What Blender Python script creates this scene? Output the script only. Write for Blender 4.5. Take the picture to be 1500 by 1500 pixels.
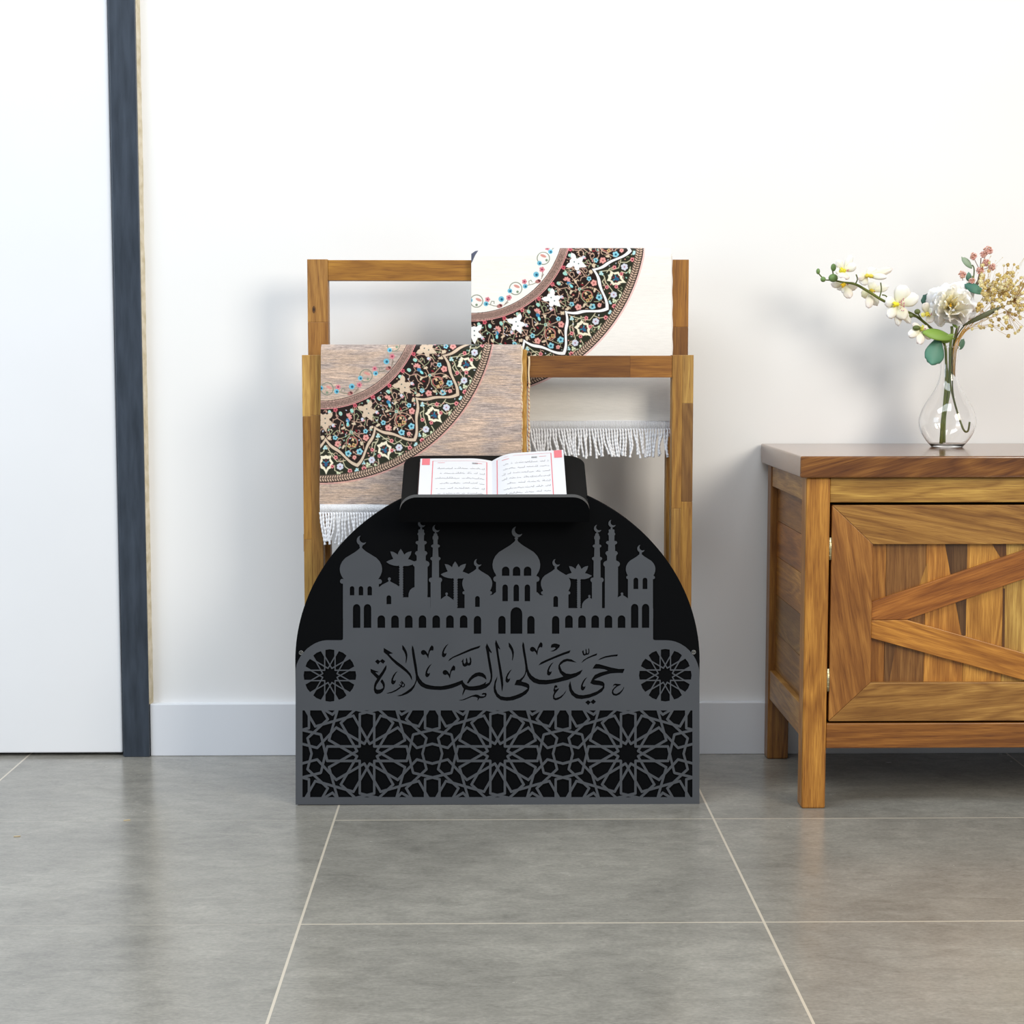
import bpy, math, random
import numpy as np
from mathutils import Vector, Matrix, geometry

for o in list(bpy.data.objects):
    bpy.data.objects.remove(o)
SC = bpy.context.scene
COL = SC.collection

# ------------------------------------------------------------------ camera, sky, lamps, exposure
F, CH = 2500.0, 0.736                      # focal length in pixels of a 1500 frame, height of the lens
TH = math.atan((750 - 522) / F)            # downward tilt
PS = math.atan((750 - 714) / F * math.cos(TH))   # slight turn to the right
cam_d = bpy.data.cameras.new('camera')
cam_d.sensor_width = 36.0
cam_d.lens = F / 1500 * 36.0
cam_d.clip_start = 0.05
cam = bpy.data.objects.new('camera', cam_d)
COL.objects.link(cam)
cam.location = (0, 0, CH)
cam.rotation_euler = (math.pi / 2 - TH, 0, -PS)
SC.camera = cam

world = bpy.data.worlds.new('world')
SC.world = world
world.use_nodes = True
bgn = world.node_tree.nodes['Background']
bgn.inputs[0].default_value = (0.90, 0.95, 1.0, 1)
bgn.inputs[1].default_value = 0.36


def area(name, loc, target, sx, sy, power, color):
    d = bpy.data.lights.new(name, 'AREA')
    d.shape = 'RECTANGLE'
    d.size, d.size_y = sx, sy
    d.energy = power
    d.color = color
    o = bpy.data.objects.new(name, d)
    COL.objects.link(o)
    o.location = loc
    o.rotation_euler = (Vector(target) - Vector(loc)).to_track_quat('-Z', 'Y').to_euler()
    return o


area('window_light_right', (2.7, -0.5, 2.15), (0.35, 3.1, 0.6), 1.6, 1.55, 102, (1.0, 0.93, 0.82))
area('window_light_left', (-2.7, 1.2, 1.3), (-0.3, 3.1, 0.6), 1.5, 1.5, 27, (0.72, 0.84, 1.0))
area('ceiling_light', (-0.5, 1.35, 2.75), (-0.4, 1.9, 0.0), 3.0, 1.0, 56, (0.88, 0.94, 1.0))
SC.view_settings.view_transform = 'Standard'
SC.view_settings.look = 'None'
SC.view_settings.gamma = 1
SC.view_settings.use_curve_mapping = False
SC.view_settings.exposure = 0.13

# ------------------------------------------------------------------ reading positions off the photo
_f = np.array([math.sin(PS) * math.cos(TH), math.cos(PS) * math.cos(TH), -math.sin(TH)])
_r = np.array([math.cos(PS), -math.sin(PS), 0.0])
_u = np.cross(_r, _f)


def at(px, py, Y):
    """the point of the upright plane y = Y that stands at pixel px, py"""
    px = np.asarray(px, float); py = np.asarray(py, float)
    d = _f + ((px - 750) / F)[..., None] * _r - ((py - 750) / F)[..., None] * _u
    t = Y / d[..., 1]
    return np.stack([d[..., 0] * t, np.full(t.shape, float(Y)) if t.shape else np.array(float(Y)), CH + d[..., 2] * t], -1)


def X(px, py, Y): return float(at(px, py, Y)[0])
def Z(py, Y, px=750): return float(at(px, py, Y)[2])
def pt(px, py, Y): return Vector([float(v) for v in at(px, py, Y)])


def lin(c):
    c = np.asarray(c, float) / 255.0
    return np.where(c <= 0.04045, c / 12.92, ((c + 0.055) / 1.055) ** 2.4)


# ------------------------------------------------------------------ materials
def mat(name, rgb=(200, 200, 200), rough=0.5, metal=0.0, spec=0.5, coat=0.0, lin_rgb=None):
    m = bpy.data.materials.new(name)
    m.use_nodes = True
    b = m.node_tree.nodes['Principled BSDF']
    c = lin(rgb)
    b.inputs['Base Color'].default_value = (*[float(v) for v in c], 1)
    b.inputs['Roughness'].default_value = rough
    b.inputs['Metallic'].default_value = metal
    b.inputs['Specular IOR Level'].default_value = spec
    if coat:
        b.inputs['Coat Weight'].default_value = coat
        b.inputs['Coat Roughness'].default_value = 0.12
    return m


def nd(m, t, **k):
    n = m.node_tree.nodes.new(t)
    for a, v in k.items():
        setattr(n, a, v)
    return n


def lk(m, a, b): m.node_tree.links.new(a, b)
def bsdf(m): return m.node_tree.nodes['Principled BSDF']


def noise_tint(m, scale, lo, hi, detail=4, dist=0.0, stretch=(1, 1, 1), bump=0.0, source='Object'):
    """mottles the base colour between two colours"""
    tc = nd(m, 'ShaderNodeTexCoord'); mp = nd(m, 'ShaderNodeMapping')
    mp.inputs['Scale'].default_value = stretch
    lk(m, tc.outputs[source], mp.inputs['Vector'])
    n = nd(m, 'ShaderNodeTexNoise'); n.inputs['Scale'].default_value = scale
    n.inputs['Detail'].default_value = detail; n.inputs['Distortion'].default_value = dist
    lk(m, mp.outputs[0], n.inputs['Vector'])
    r = nd(m, 'ShaderNodeValToRGB')
    r.color_ramp.elements[0].position = 0.3; r.color_ramp.elements[1].position = 0.7
    r.color_ramp.elements[0].color = (*lin(lo), 1); r.color_ramp.elements[1].color = (*lin(hi), 1)
    lk(m, n.outputs['Fac'], r.inputs[0]); lk(m, r.outputs[0], bsdf(m).inputs['Base Color'])
    if bump:
        bp = nd(m, 'ShaderNodeBump'); bp.inputs['Strength'].default_value = bump
        bp.inputs['Distance'].default_value = 0.001
        lk(m, n.outputs['Fac'], bp.inputs['Height']); lk(m, bp.outputs[0], bsdf(m).inputs['Normal'])
    return m


def wood_mat(name, rough, coat=0.0, contrast=0.55):
    """grain runs along attribute grain.x; each board brings its own colour in attribute board"""
    m = mat(name, rough=rough, coat=coat)
    b = bsdf(m)
    ga = nd(m, 'ShaderNodeAttribute', attribute_name='grain')
    ca = nd(m, 'ShaderNodeAttribute', attribute_name='board')
    # cathedral figure
    mp = nd(m, 'ShaderNodeMapping'); mp.inputs['Scale'].default_value = (2.0, 15, 15)
    lk(m, ga.outputs['Vector'], mp.inputs['Vector'])
    n1 = nd(m, 'ShaderNodeTexNoise'); n1.inputs['Scale'].default_value = 1.0
    n1.inputs['Detail'].default_value = 2.5; n1.inputs['Distortion'].default_value = 0.5
    lk(m, mp.outputs[0], n1.inputs['Vector'])
    mul = nd(m, 'ShaderNodeMath', operation='MULTIPLY'); mul.inputs[1].default_value = 19
    lk(m, n1.outputs['Fac'], mul.inputs[0])
    sn = nd(m, 'ShaderNodeMath', operation='PINGPONG'); sn.inputs[1].default_value = 1.0
    lk(m, mul.outputs[0], sn.inputs[0])
    # fibres
    mp2 = nd(m, 'ShaderNodeMapping'); mp2.inputs['Scale'].default_value = (18, 420, 420)
    lk(m, ga.outputs['Vector'], mp2.inputs['Vector'])
    n2 = nd(m, 'ShaderNodeTexNoise'); n2.inputs['Scale'].default_value = 1.0; n2.inputs['Detail'].default_value = 3
    lk(m, mp2.outputs[0], n2.inputs['Vector'])
    mp3 = nd(m, 'ShaderNodeMapping'); mp3.inputs['Scale'].default_value = (1.6, 9, 9)
    lk(m, ga.outputs['Vector'], mp3.inputs['Vector'])
    n3 = nd(m, 'ShaderNodeTexNoise'); n3.inputs['Scale'].default_value = 1.3; n3.inputs['Detail'].default_value = 1
    lk(m, mp3.outputs[0], n3.inputs['Vector'])

    def mr(sock, a, c):
        r = nd(m, 'ShaderNodeMapRange'); r.inputs['From Min'].default_value = a[0]; r.inputs['From Max'].default_value = a[1]
        r.inputs['To Min'].default_value = c[0]; r.inputs['To Max'].default_value = c[1]
        lk(m, sock, r.inputs['Value']); return r.outputs[0]
    a1 = mr(sn.outputs[0], (0, 1), (1 - contrast * 0.55, 1.08))
    a2 = mr(n2.outputs['Fac'], (0.3, 0.7), (1 - contrast * 0.45, 1.12))
    a3 = mr(n3.outputs['Fac'], (0.3, 0.7), (0.78, 1.2))
    m1 = nd(m, 'ShaderNodeMath', operation='MULTIPLY'); lk(m, a1, m1.inputs[0]); lk(m, a2, m1.inputs[1])
    mp4 = nd(m, 'ShaderNodeMapping'); mp4.inputs['Scale'].default_value = (34, 1100, 1100)
    lk(m, ga.outputs['Vector'], mp4.inputs['Vector'])
    n4 = nd(m, 'ShaderNodeTexNoise'); n4.inputs['Scale'].default_value = 1.0; n4.inputs['Detail'].default_value = 1
    lk(m, mp4.outputs[0], n4.inputs['Vector'])
    a4 = mr(n4.outputs['Fac'], (0.30, 0.46), (0.66, 1.04))
    m0 = nd(m, 'ShaderNodeMath', operation='MULTIPLY'); lk(m, a3, m0.inputs[0]); lk(m, a4, m0.inputs[1])
    m2 = nd(m, 'ShaderNodeMath', operation='MULTIPLY'); lk(m, m1.outputs[0], m2.inputs[0]); lk(m, m0.outputs[0], m2.inputs[1])
    # darker grain is also redder
    cmb = nd(m, 'ShaderNodeCombineXYZ')
    for i, g in enumerate((0.85, 1.1, 1.35)):
        pw = nd(m, 'ShaderNodeMath', operation='POWER'); pw.inputs[1].default_value = g
        lk(m, m2.outputs[0], pw.inputs[0]); lk(m, pw.outputs[0], cmb.inputs[i])
    mx = nd(m, 'ShaderNodeVectorMath', operation='MULTIPLY')
    lk(m, ca.outputs['Color'], mx.inputs[0]); lk(m, cmb.outputs[0], mx.inputs[1])
    lk(m, mx.outputs[0], b.inputs['Base Color'])
    bp = nd(m, 'ShaderNodeBump'); bp.inputs['Strength'].default_value = 0.18; bp.inputs['Distance'].default_value = 0.0006
    lk(m, m2.outputs[0], bp.inputs['Height']); lk(m, bp.outputs[0], b.inputs['Normal'])
    return m


def attr_mat(name, rough=0.8, spec=0.3, sheen=0.0, attr='paint', transl=0.0, bump=0.0):
    m = mat(name, rough=rough, spec=spec)
    a = nd(m, 'ShaderNodeAttribute', attribute_name=attr)
    lk(m, a.outputs['Color'], bsdf(m).inputs['Base Color'])
    if sheen:
        bsdf(m).inputs['Sheen Weight'].default_value = sheen
    if transl:
        bsdf(m).inputs['Subsurface Weight'].default_value = transl
        bsdf(m).inputs['Subsurface Radius'].default_value = (0.004, 0.003, 0.002)
        bsdf(m).inputs['Subsurface Scale'].default_value = 1.0
    if bump:
        tc = nd(m, 'ShaderNodeTexCoord'); mp = nd(m, 'ShaderNodeMapping'); mp.inputs['Scale'].default_value = (1, 1, 3.2)
        lk(m, tc.outputs['Object'], mp.inputs['Vector'])
        n = nd(m, 'ShaderNodeTexNoise'); n.inputs['Scale'].default_value = 260
        lk(m, mp.outputs[0], n.inputs['Vector'])
        bp = nd(m, 'ShaderNodeBump'); bp.inputs['Strength'].default_value = bump; bp.inputs['Distance'].default_value = 0.001
        lk(m, n.outputs['Fac'], bp.inputs['Height']); lk(m, bp.outputs[0], bsdf(m).inputs['Normal'])
    return m


M = {}
M['wall'] = noise_tint(mat('wall_paint', rough=0.75, spec=0.25), 2.2, (231, 230, 228), (235, 234, 232), detail=2)
M['door'] = noise_tint(mat('door_paint', rough=0.42, spec=0.4), 3, (226, 227, 229), (230, 231, 233))
M['skirting'] = mat('skirting_paint', (226, 228, 232), 0.4)
M['slate'] = noise_tint(mat('slate_frame_paint', rough=0.33, spec=0.5), 26, (38, 46, 56), (58, 67, 79), stretch=(3, 3, 0.4), detail=6)
M['caulk'] = noise_tint(mat('caulk', rough=0.7), 60, (196, 182, 150), (226, 216, 196))
M['black'] = mat('black_lacquered_board', (6, 7, 9), 0.65, spec=0.06)
M['black_tray'] = mat('black_tray_board', (15, 15, 15), 0.55, spec=0.12)
M['edge'] = mat('board_edge_grey', (62, 63, 63), 0.5)
M['steel'] = noise_tint(mat('grey_metal_panel', rough=0.5, spec=0.4), 5, (65, 68, 73), (72, 75, 80))
M['wood'] = wood_mat('rack_oak', 0.5)
M['cab'] = wood_mat('cabinet_wood', 0.36, contrast=0.7)
M['cab_top'] = wood_mat('cabinet_top_wood', 0.22, coat=0.6, contrast=0.9)
M['rug'] = attr_mat('woven_rug_pile', 0.92, 0.15, 0.25, bump=0.35)
M['rug_pale'] = attr_mat('woven_rug_smooth', 0.92, 0.15, 0.15, bump=0.12)
M['fringe'] = mat('white_cord', (238, 238, 240), 0.8, spec=0.2)
M['hem'] = mat('hem_thread', (226, 205, 170), 0.85, spec=0.2)
M['hem_red'] = mat('hem_stitch', (196, 120, 100), 0.85, spec=0.2)
M['ochre'] = noise_tint(mat('ochre_rug_reverse', rough=0.95, spec=0.1), 240, (150, 108, 48), (196, 152, 84), stretch=(1, 1, 0.3))
M['paper'] = mat('paper', (216, 216, 218), 0.8, spec=0.1)
M['paper_edge'] = noise_tint(mat('page_edges', rough=0.8), 900, (205, 198, 190), (240, 236, 230), stretch=(0.1, 0.1, 3))
M['red_ink'] = mat('rose_ink', (218, 122, 128), 0.8, spec=0.1)
M['ink'] = mat('dark_ink', (140, 140, 142), 0.8, spec=0.1)
M['cover'] = mat('book_cover', (60, 30, 30), 0.5)
M['brass'] = mat('pale_brass', (190, 178, 140), 0.32, metal=0.9)
M['screw'] = mat('screw_metal', (120, 120, 118), 0.4, metal=0.8)
M['void'] = mat('cabinet_inside', (20, 14, 9), 0.9)
M['petal'] = attr_mat('flower_petal', 0.6, 0.2, transl=0.25)
M['leaf'] = attr_mat('leaf_surface', 0.5, 0.4)
M['stem'] = attr_mat('stem_surface', 0.6, 0.3)
M['straw'] = mat('straw', (206, 184, 140), 0.8)
g = bpy.data.materials.new('clear_glass'); g.use_nodes = True
gb = bsdf(g)
gb.inputs['Base Color'].default_value = (1, 1, 1, 1); gb.inputs['Roughness'].default_value = 0.0
gb.inputs['Transmission Weight'].default_value = 1.0; gb.inputs['IOR'].default_value = 1.45
M['glass'] = g

# floor: large concrete-look tiles with pale joints
fm = mat('concrete_tile', rough=0.3, spec=0.75)
tc = nd(fm, 'ShaderNodeTexCoord'); sep = nd(fm, 'ShaderNodeSeparateXYZ'); lk(fm, tc.outputs['Object'], sep.inputs[0])
TX0, TY0, TW, TD = -0.2452, 2.1665, 0.6055, 0.5005


def near_line(sock, off, size, half):
    a = nd(fm, 'ShaderNodeMath', operation='SUBTRACT'); lk(fm, sock, a.inputs[0]); a.inputs[1].default_value = off - size / 2
    w = nd(fm, 'ShaderNodeMath', operation='FLOORED_MODULO'); lk(fm, a.outputs[0], w.inputs[0]); w.inputs[1].default_value = size
    s = nd(fm, 'ShaderNodeMath', operation='SUBTRACT'); lk(fm, w.outputs[0], s.inputs[0]); s.inputs[1].default_value = size / 2
    ab = nd(fm, 'ShaderNodeMath', operation='ABSOLUTE'); lk(fm, s.outputs[0], ab.inputs[0])
    lt = nd(fm, 'ShaderNodeMath', operation='LESS_THAN'); lk(fm, ab.outputs[0], lt.inputs[0]); lt.inputs[1].default_value = half
    cell = nd(fm, 'ShaderNodeMath', operation='SUBTRACT'); lk(fm, sock, cell.inputs[0]); cell.inputs[1].default_value = off
    dv = nd(fm, 'ShaderNodeMath', operation='DIVIDE'); lk(fm, cell.outputs[0], dv.inputs[0]); dv.inputs[1].default_value = size
    fl = nd(fm, 'ShaderNodeMath', operation='FLOOR'); lk(fm, dv.outputs[0], fl.inputs[0])
    return lt.outputs[0], fl.outputs[0]


lx, cx_ = near_line(sep.outputs['X'], TX0, TW, 0.0017)
ly, cy_ = near_line(sep.outputs['Y'], TY0, TD, 0.0019)
gt = nd(fm, 'ShaderNodeMath', operation='GREATER_THAN'); lk(fm, sep.outputs['X'], gt.inputs[0]); gt.inputs[1].default_value = TX0
gm = nd(fm, 'ShaderNodeMath', operation='MULTIPLY_ADD'); lk(fm, gt.outputs[0], gm.inputs[0]); gm.inputs[1].default_value = 0.68; gm.inputs[2].default_value = 0.12
gl = nd(fm, 'ShaderNodeMath', operation='MULTIPLY'); lk(fm, ly, gl.inputs[0]); lk(fm, gm.outputs[0], gl.inputs[1]); ly = gl.outputs[0]
mxl = nd(fm, 'ShaderNodeMath', operation='MAXIMUM'); lk(fm, lx, mxl.inputs[0]); lk(fm, ly, mxl.inputs[1])
off = nd(fm, 'ShaderNodeCombineXYZ'); lk(fm, cx_, off.inputs[0]); lk(fm, cy_, off.inputs[1])
sc7 = nd(fm, 'ShaderNodeVectorMath', operation='SCALE'); sc7.inputs['Scale'].default_value = 7.3; lk(fm, off.outputs[0], sc7.inputs[0])
addv = nd(fm, 'ShaderNodeVectorMath', operation='ADD'); lk(fm, tc.outputs['Object'], addv.inputs[0]); lk(fm, sc7.outputs[0], addv.inputs[1])


def fnoise(scale, detail, stretch, dist=0.0, rough=0.6):
    mp = nd(fm, 'ShaderNodeMapping'); mp.inputs['Scale'].default_value = stretch
    lk(fm, addv.outputs[0], mp.inputs['Vector'])
    n = nd(fm, 'ShaderNodeTexNoise'); n.inputs['Scale'].default_value = scale; n.inputs['Detail'].default_value = detail
    n.inputs['Distortion'].default_value = dist; n.inputs['Roughness'].default_value = rough
    lk(fm, mp.outputs[0], n.inputs['Vector']); return n.outputs['Fac']


def fmr(sock, a, c):
    r = nd(fm, 'ShaderNodeMapRange'); r.inputs['From Min'].default_value = a[0]; r.inputs['From Max'].default_value = a[1]
    r.inputs['To Min'].default_value = c[0]; r.inputs['To Max'].default_value = c[1]; lk(fm, sock, r.inputs['Value']); return r.outputs[0]


def fmul(a, b):
    n = nd(fm, 'ShaderNodeMath', operation='MULTIPLY'); lk(fm, a, n.inputs[0]); lk(fm, b, n.inputs[1]); return n.outputs[0]


v = fmul(fmr(fnoise(3.0, 6, (1, 1.1, 1), 0.4), (0.3, 0.7), (0.78, 1.2)), fmr(fnoise(22, 5, (0.8, 1.5, 1), 0.6, 0.72), (0.3, 0.7), (0.82, 1.16)))
v = fmul(v, fmr(fnoise(260, 3, (0.6, 1, 1)), (0.25, 0.75), (0.84, 1.15)))
v = fmul(v, fmr(fnoise(70, 4, (0.5, 2.0, 1), 1.2), (0.32, 0.5), (0.9, 1.0)))
colr = nd(fm, 'ShaderNodeVectorMath', operation='SCALE'); colr.inputs[0].default_value = tuple(lin((143, 140, 131))); lk(fm, v, colr.inputs['Scale'])
mixc = nd(fm, 'ShaderNodeMix', data_type='RGBA'); lk(fm, mxl.outputs[0], mixc.inputs[0]); lk(fm, colr.outputs[0], mixc.inputs[6])
mixc.inputs[7].default_value = (*lin((200, 190, 172)), 1)
lk(fm, mixc.outputs[2], bsdf(fm).inputs['Base Color'])
rr = fmr(fnoise(14, 4, (1, 1, 1)), (0.3, 0.7), (0.17, 0.28)); lk(fm, rr, bsdf(fm).inputs['Roughness'])
bp = nd(fm, 'ShaderNodeBump'); bp.inputs['Strength'].default_value = 0.06; bp.inputs['Distance'].default_value = 0.0004
inv = nd(fm, 'ShaderNodeMath', operation='SUBTRACT'); lk(fm, v, inv.inputs[0]); lk(fm, mxl.outputs[0], inv.inputs[1])
lk(fm, inv.outputs[0], bp.inputs['Height']); lk(fm, bp.outputs[0], bsdf(fm).inputs['Normal'])
M['floor'] = fm


# ------------------------------------------------------------------ mesh helpers
class MB:
    """collects shapes and links them as ONE mesh object"""
    def __init__(s):
        s.v, s.f, s.mi, s.g, s.c, s.sm = [], [], [], [], [], []

    def add(s, verts, faces, mi=0, axis=0, col=(200, 200, 200), grain=None, smooth=False, seed=None):
        n = len(s.v)
        if seed is None:
            seed = random.random() * 40
        c = tuple(lin(col))
        order = {0: (0, 1, 2), 1: (1, 0, 2), 2: (2, 0, 1)}[axis]
        for p in verts:
            s.v.append(tuple(float(q) for q in p))
            if grain is None:
                gq = (p[order[0]] + seed, p[order[1]] + seed * 1.7, p[order[2]])
            else:
                gq = (p[0] * grain[0] + p[2] * grain[1] + seed, -p[0] * grain[1] + p[2] * grain[0] + seed * 1.7, p[1])
            s.g.append(gq); s.c.append((*c, 1))
        for f in faces:
            s.f.append([i + n for i in f]); s.mi.append(mi); s.sm.append(smooth)

    def box(s, x0, x1, y0, y1, z0, z1, **k):
        vs = [(x, y, z) for x in (x0, x1) for y in (y0, y1) for z in (z0, z1)]
        s.add(vs, [(0, 1, 3, 2), (4, 6, 7, 5), (0, 4, 5, 1), (2, 3, 7, 6), (0, 2, 6, 4), (1, 5, 7, 3)], **k)

    def prism(s, poly, y0, y1, **k):
        """outline given in x, z (clockwise or not) pushed from y0 to y1"""
        n = len(poly)
        ar = sum(poly[i][0] * poly[(i + 1) % n][1] - poly[(i + 1) % n][0] * poly[i][1] for i in range(n))
        if ar < 0:
            poly = poly[::-1]
        vs = [(p[0], y0, p[1]) for p in poly] + [(p[0], y1, p[1]) for p in poly]
        fs = [tuple(range(n)), tuple(range(2 * n - 1, n - 1, -1))] + [(i, i + n, (i + 1) % n + n, (i + 1) % n) for i in range(n)]
        s.add(vs, fs, **k)

    def tube(s, pts, rad, n=8, caps=True, **k):
        pts = [Vector(p) for p in pts]
        if not hasattr(rad, '__len__'):
            rad = [rad] * len(pts)
        vs, fs = [], []
        up = Vector((0, 1, 0.13)).normalized()
        for i, p in enumerate(pts):
            t = (pts[min(i + 1, len(pts) - 1)] - pts[max(i - 1, 0)])
            t = t.normalized() if t.length > 1e-9 else Vector((0, 0, 1))
            a = t.cross(up)
            a = a.normalized() if a.length > 1e-4 else t.cross(Vector((1, 0, 0))).normalized()
            b = t.cross(a)
            for j in range(n):
                q = 2 * math.pi * j / n
                vs.append(p + (a * math.cos(q) + b * math.sin(q)) * rad[i])
        for i in range(len(pts) - 1):
            for j in range(n):
                k2 = (j + 1) % n
                fs.append((i * n + j, i * n + k2, (i + 1) * n + k2, (i + 1) * n + j))
        if caps:
            fs.append(tuple(range(n))[::-1]); fs.append(tuple((len(pts) - 1) * n + j for j in range(n)))
        s.add(vs, fs, smooth=True, **k)

    def ball(s, c, r, nu=10, nv=7, **k):
        """r may be a triple of radii"""
        if not hasattr(r, '__len__'):
            r = (r, r, r)
        vs = [(c[0], c[1], c[2] + r[2])]
        for i in range(1, nv):
            a = math.pi * i / nv
            for j in range(nu):
                b = 2 * math.pi * j / nu
                vs.append((c[0] + r[0] * math.sin(a) * math.cos(b), c[1] + r[1] * math.sin(a) * math.sin(b), c[2] + r[2] * math.cos(a)))
        vs.append((c[0], c[1], c[2] - r[2]))
        fs = [(0, 1 + j, 1 + (j + 1) % nu) for j in range(nu)]
        for i in range(nv - 2):
            for j in range(nu):
                a, b = 1 + i * nu + j, 1 + i * nu + (j + 1) % nu
                fs.append((a, a + nu, b + nu, b))
        e = len(vs) - 1
        fs += [(e, e - nu + (j + 1) % nu, e - nu + j) for j in range(nu)]
        s.add(vs, fs, smooth=True, **k)

    def build(s, name, mats, parent=None, bevel=0.0, colattr='board', seg=2):
        me = bpy.data.meshes.new(name)
        me.from_pydata(s.v, [], s.f)
        if not isinstance(mats, (list, tuple)):
            mats = [mats]
        for m in mats:
            me.materials.append(m)
        me.polygons.foreach_set('material_index', s.mi)
        me.polygons.foreach_set('use_smooth', s.sm)
        a = me.attributes.new('grain', 'FLOAT_VECTOR', 'POINT'); a.data.foreach_set('vector', np.array(s.g, dtype=np.float32).ravel())
        a = me.attributes.new(colattr, 'FLOAT_COLOR', 'POINT'); a.data.foreach_set('color', np.array(s.c, dtype=np.float32).ravel())
        me.update()
        return link(name, me, parent, bevel, seg)


def link(name, me, parent=None, bevel=0.0, seg=2):
    o = bpy.data.objects.new(name, me)
    COL.objects.link(o)
    if parent is not None:
        o.parent = parent
        o.matrix_parent_inverse = Matrix.Translation(-parent_world(parent))
    if bevel:
        b = o.modifiers.new('bevel', 'BEVEL'); b.width = bevel; b.segments = seg; b.limit_method = 'ANGLE'; b.angle_limit = math.radians(40)
    return o


def parent_world(p):
    v = Vector(p.location)
    return v if p.parent is None else v          # sub-parts hang under parts that sit at the origin offset


def thing(name, loc, label, cat, group=None):
    o = bpy.data.objects.new(name, None)
    COL.objects.link(o)
    o.location = loc; o.empty_display_size = 0.05
    o['label'] = label; o['category'] = cat
    if group:
        o['group'] = group
    return o


def tag(o, label, cat, group=None, kind=None):
    o['label'] = label; o['category'] = cat
    if group: o['group'] = group
    if kind: o['kind'] = kind
    return o


def structure(o):
    o['kind'] = 'structure'
    return o


def sub(o, part):
    """hang o (built in world coordinates) under a part of a thing"""
    o.parent = part
    o.matrix_parent_inverse = Matrix.Identity(4)
    o.matrix_parent_inverse = part_offset(part).inverted()
    return o


def part_offset(part):
    # world matrix of a part whose parent inverse cancels its thing's location
    return Matrix.Identity(4)


random.seed(7)
# ------------------------------------------------------------------ the room
YW = 3.125
mb = MB(); mb.box(-3.2, 3.2, -2.2, YW + 0.06, -0.05, 0.0)
structure(mb.build('floor', M['floor']))
xd0 = X(156, 40, 3.112); xd1 = X(198, 0, 3.105)
xl = X(160.5, 200, 3.112)
mb = MB(); mb.box(xd1 - 0.01, 3.2, YW, YW + 0.12, 0.0, 3.0); mb.box(-3.2, xl - 1.05, YW, YW + 0.12, 0, 3.0)
mb.box(xl - 1.05, xd1 - 0.01, YW, YW + 0.12, 2.12, 3.0)
mb.box(xl - 1.05, xd1 - 0.01, YW + 0.04, YW + 0.12, 0, 2.12)
structure(mb.build('wall_back', M['wall']))
# white door leaf, dark frame and the filler bead beside it
mb = MB(); mb.box(xl - 0.95, xl, 3.114, 3.150, 0.006, 2.06)
structure(mb.build('door_1', M['door'], bevel=0.002))
xf0 = X(158.5, 0, 3.104)
mb = MB()
mb.box(xl + 0.0015, xd1 - 0.0015, 3.109, 3.16, 0.0, 2.12)
mb.box(xf0, xd1, 3.1035, 3.112, 0.0, 2.12)
mb.box(xl - 1.01, xl - 0.953, 3.104, 3.16, 0, 2.12)
mb.box(xl - 0.953, xl + 0.0015, 3.104, 3.16, 2.063, 2.12)
structure(mb.build('trim_1', M['slate'], bevel=0.0012))
mb = MB()
zt = Z(1030, 3.11)
n = 60
vs, fs = [], []
for i in range(n + 1):
    z = zt + (2.12 - zt) * i / n
    w = 0.0034 + 0.0003 * math.sin(i * .9) + 0.0003 * math.sin(i * 2.7)
    vs += [(xd1, 3.108, z), (xd1 + w, 3.1215, z), (xd1 + w + 0.001, YW + 0.001, z), (xd1 - 0.001, YW + 0.001, z)]
for i in range(n):
    for j in range(4):
        k = (j + 1) % 4
        fs.append((i * 4 + j, i * 4 + k, (i + 1) * 4 + k, (i + 1) * 4 + j))
mb.add(vs, fs)
structure(mb.build('trim_2', M['caulk']))
mb = MB(); mb.box(xd1 + 0.0005, 3.2, 3.11, YW + 0.002, 0.0, zt)
structure(mb.build('baseboard_back', M['skirting'], bevel=0.0015))

# ------------------------------------------------------------------ outlines by level set
class Field:
    """signed distance sampled on a fine grid in photo pixels; negative = solid"""
    def __init__(s, x0, x1, y0, y1, step):
        s.x0, s.y0, s.st = x0, y0, step
        s.xs = np.arange(x0, x1 + step, step); s.ys = np.arange(y0, y1 + step, step)
        s.a = np.full((len(s.ys), len(s.xs)), 3.0)

    def win(s, bx0, bx1, by0, by1, pad=2.5):
        i0 = max(0, int((by0 - pad - s.y0) / s.st)); i1 = min(len(s.ys), int((by1 + pad - s.y0) / s.st) + 2)
        j0 = max(0, int((bx0 - pad - s.x0) / s.st)); j1 = min(len(s.xs), int((bx1 + pad - s.x0) / s.st) + 2)
        gx, gy = np.meshgrid(s.xs[j0:j1], s.ys[i0:i1])
        return (slice(i0, i1), slice(j0, j1)), gx, gy

    def put(s, sl, d, cut):
        s.a[sl] = np.maximum(s.a[sl], -d) if cut else np.minimum(s.a[sl], d)

    def poly(s, pts, cut=False):
        p = np.array(pts, float)
        sl, gx, gy = s.win(p[:, 0].min(), p[:, 0].max(), p[:, 1].min(), p[:, 1].max())
        s.put(sl, sdf_poly(p, gx, gy), cut)

    def disc(s, x, y, r, cut=False):
        sl, gx, gy = s.win(x - r, x + r, y - r, y + r)
        s.put(sl, np.hypot(gx - x, gy - y) - r, cut)

    def seg(s, a, b, w, cut=False):
        sl, gx, gy = s.win(min(a[0], b[0]) - w, max(a[0], b[0]) + w, min(a[1], b[1]) - w, max(a[1], b[1]) + w)
        s.put(sl, sdf_seg(a, b, gx, gy) - w, cut)


def sdf_seg(a, b, gx, gy):
    dx, dy = b[0] - a[0], b[1] - a[1]
    L = dx * dx + dy * dy + 1e-12
    t = np.clip(((gx - a[0]) * dx + (gy - a[1]) * dy) / L, 0, 1)
    return np.hypot(gx - a[0] - t * dx, gy - a[1] - t * dy)


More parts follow.
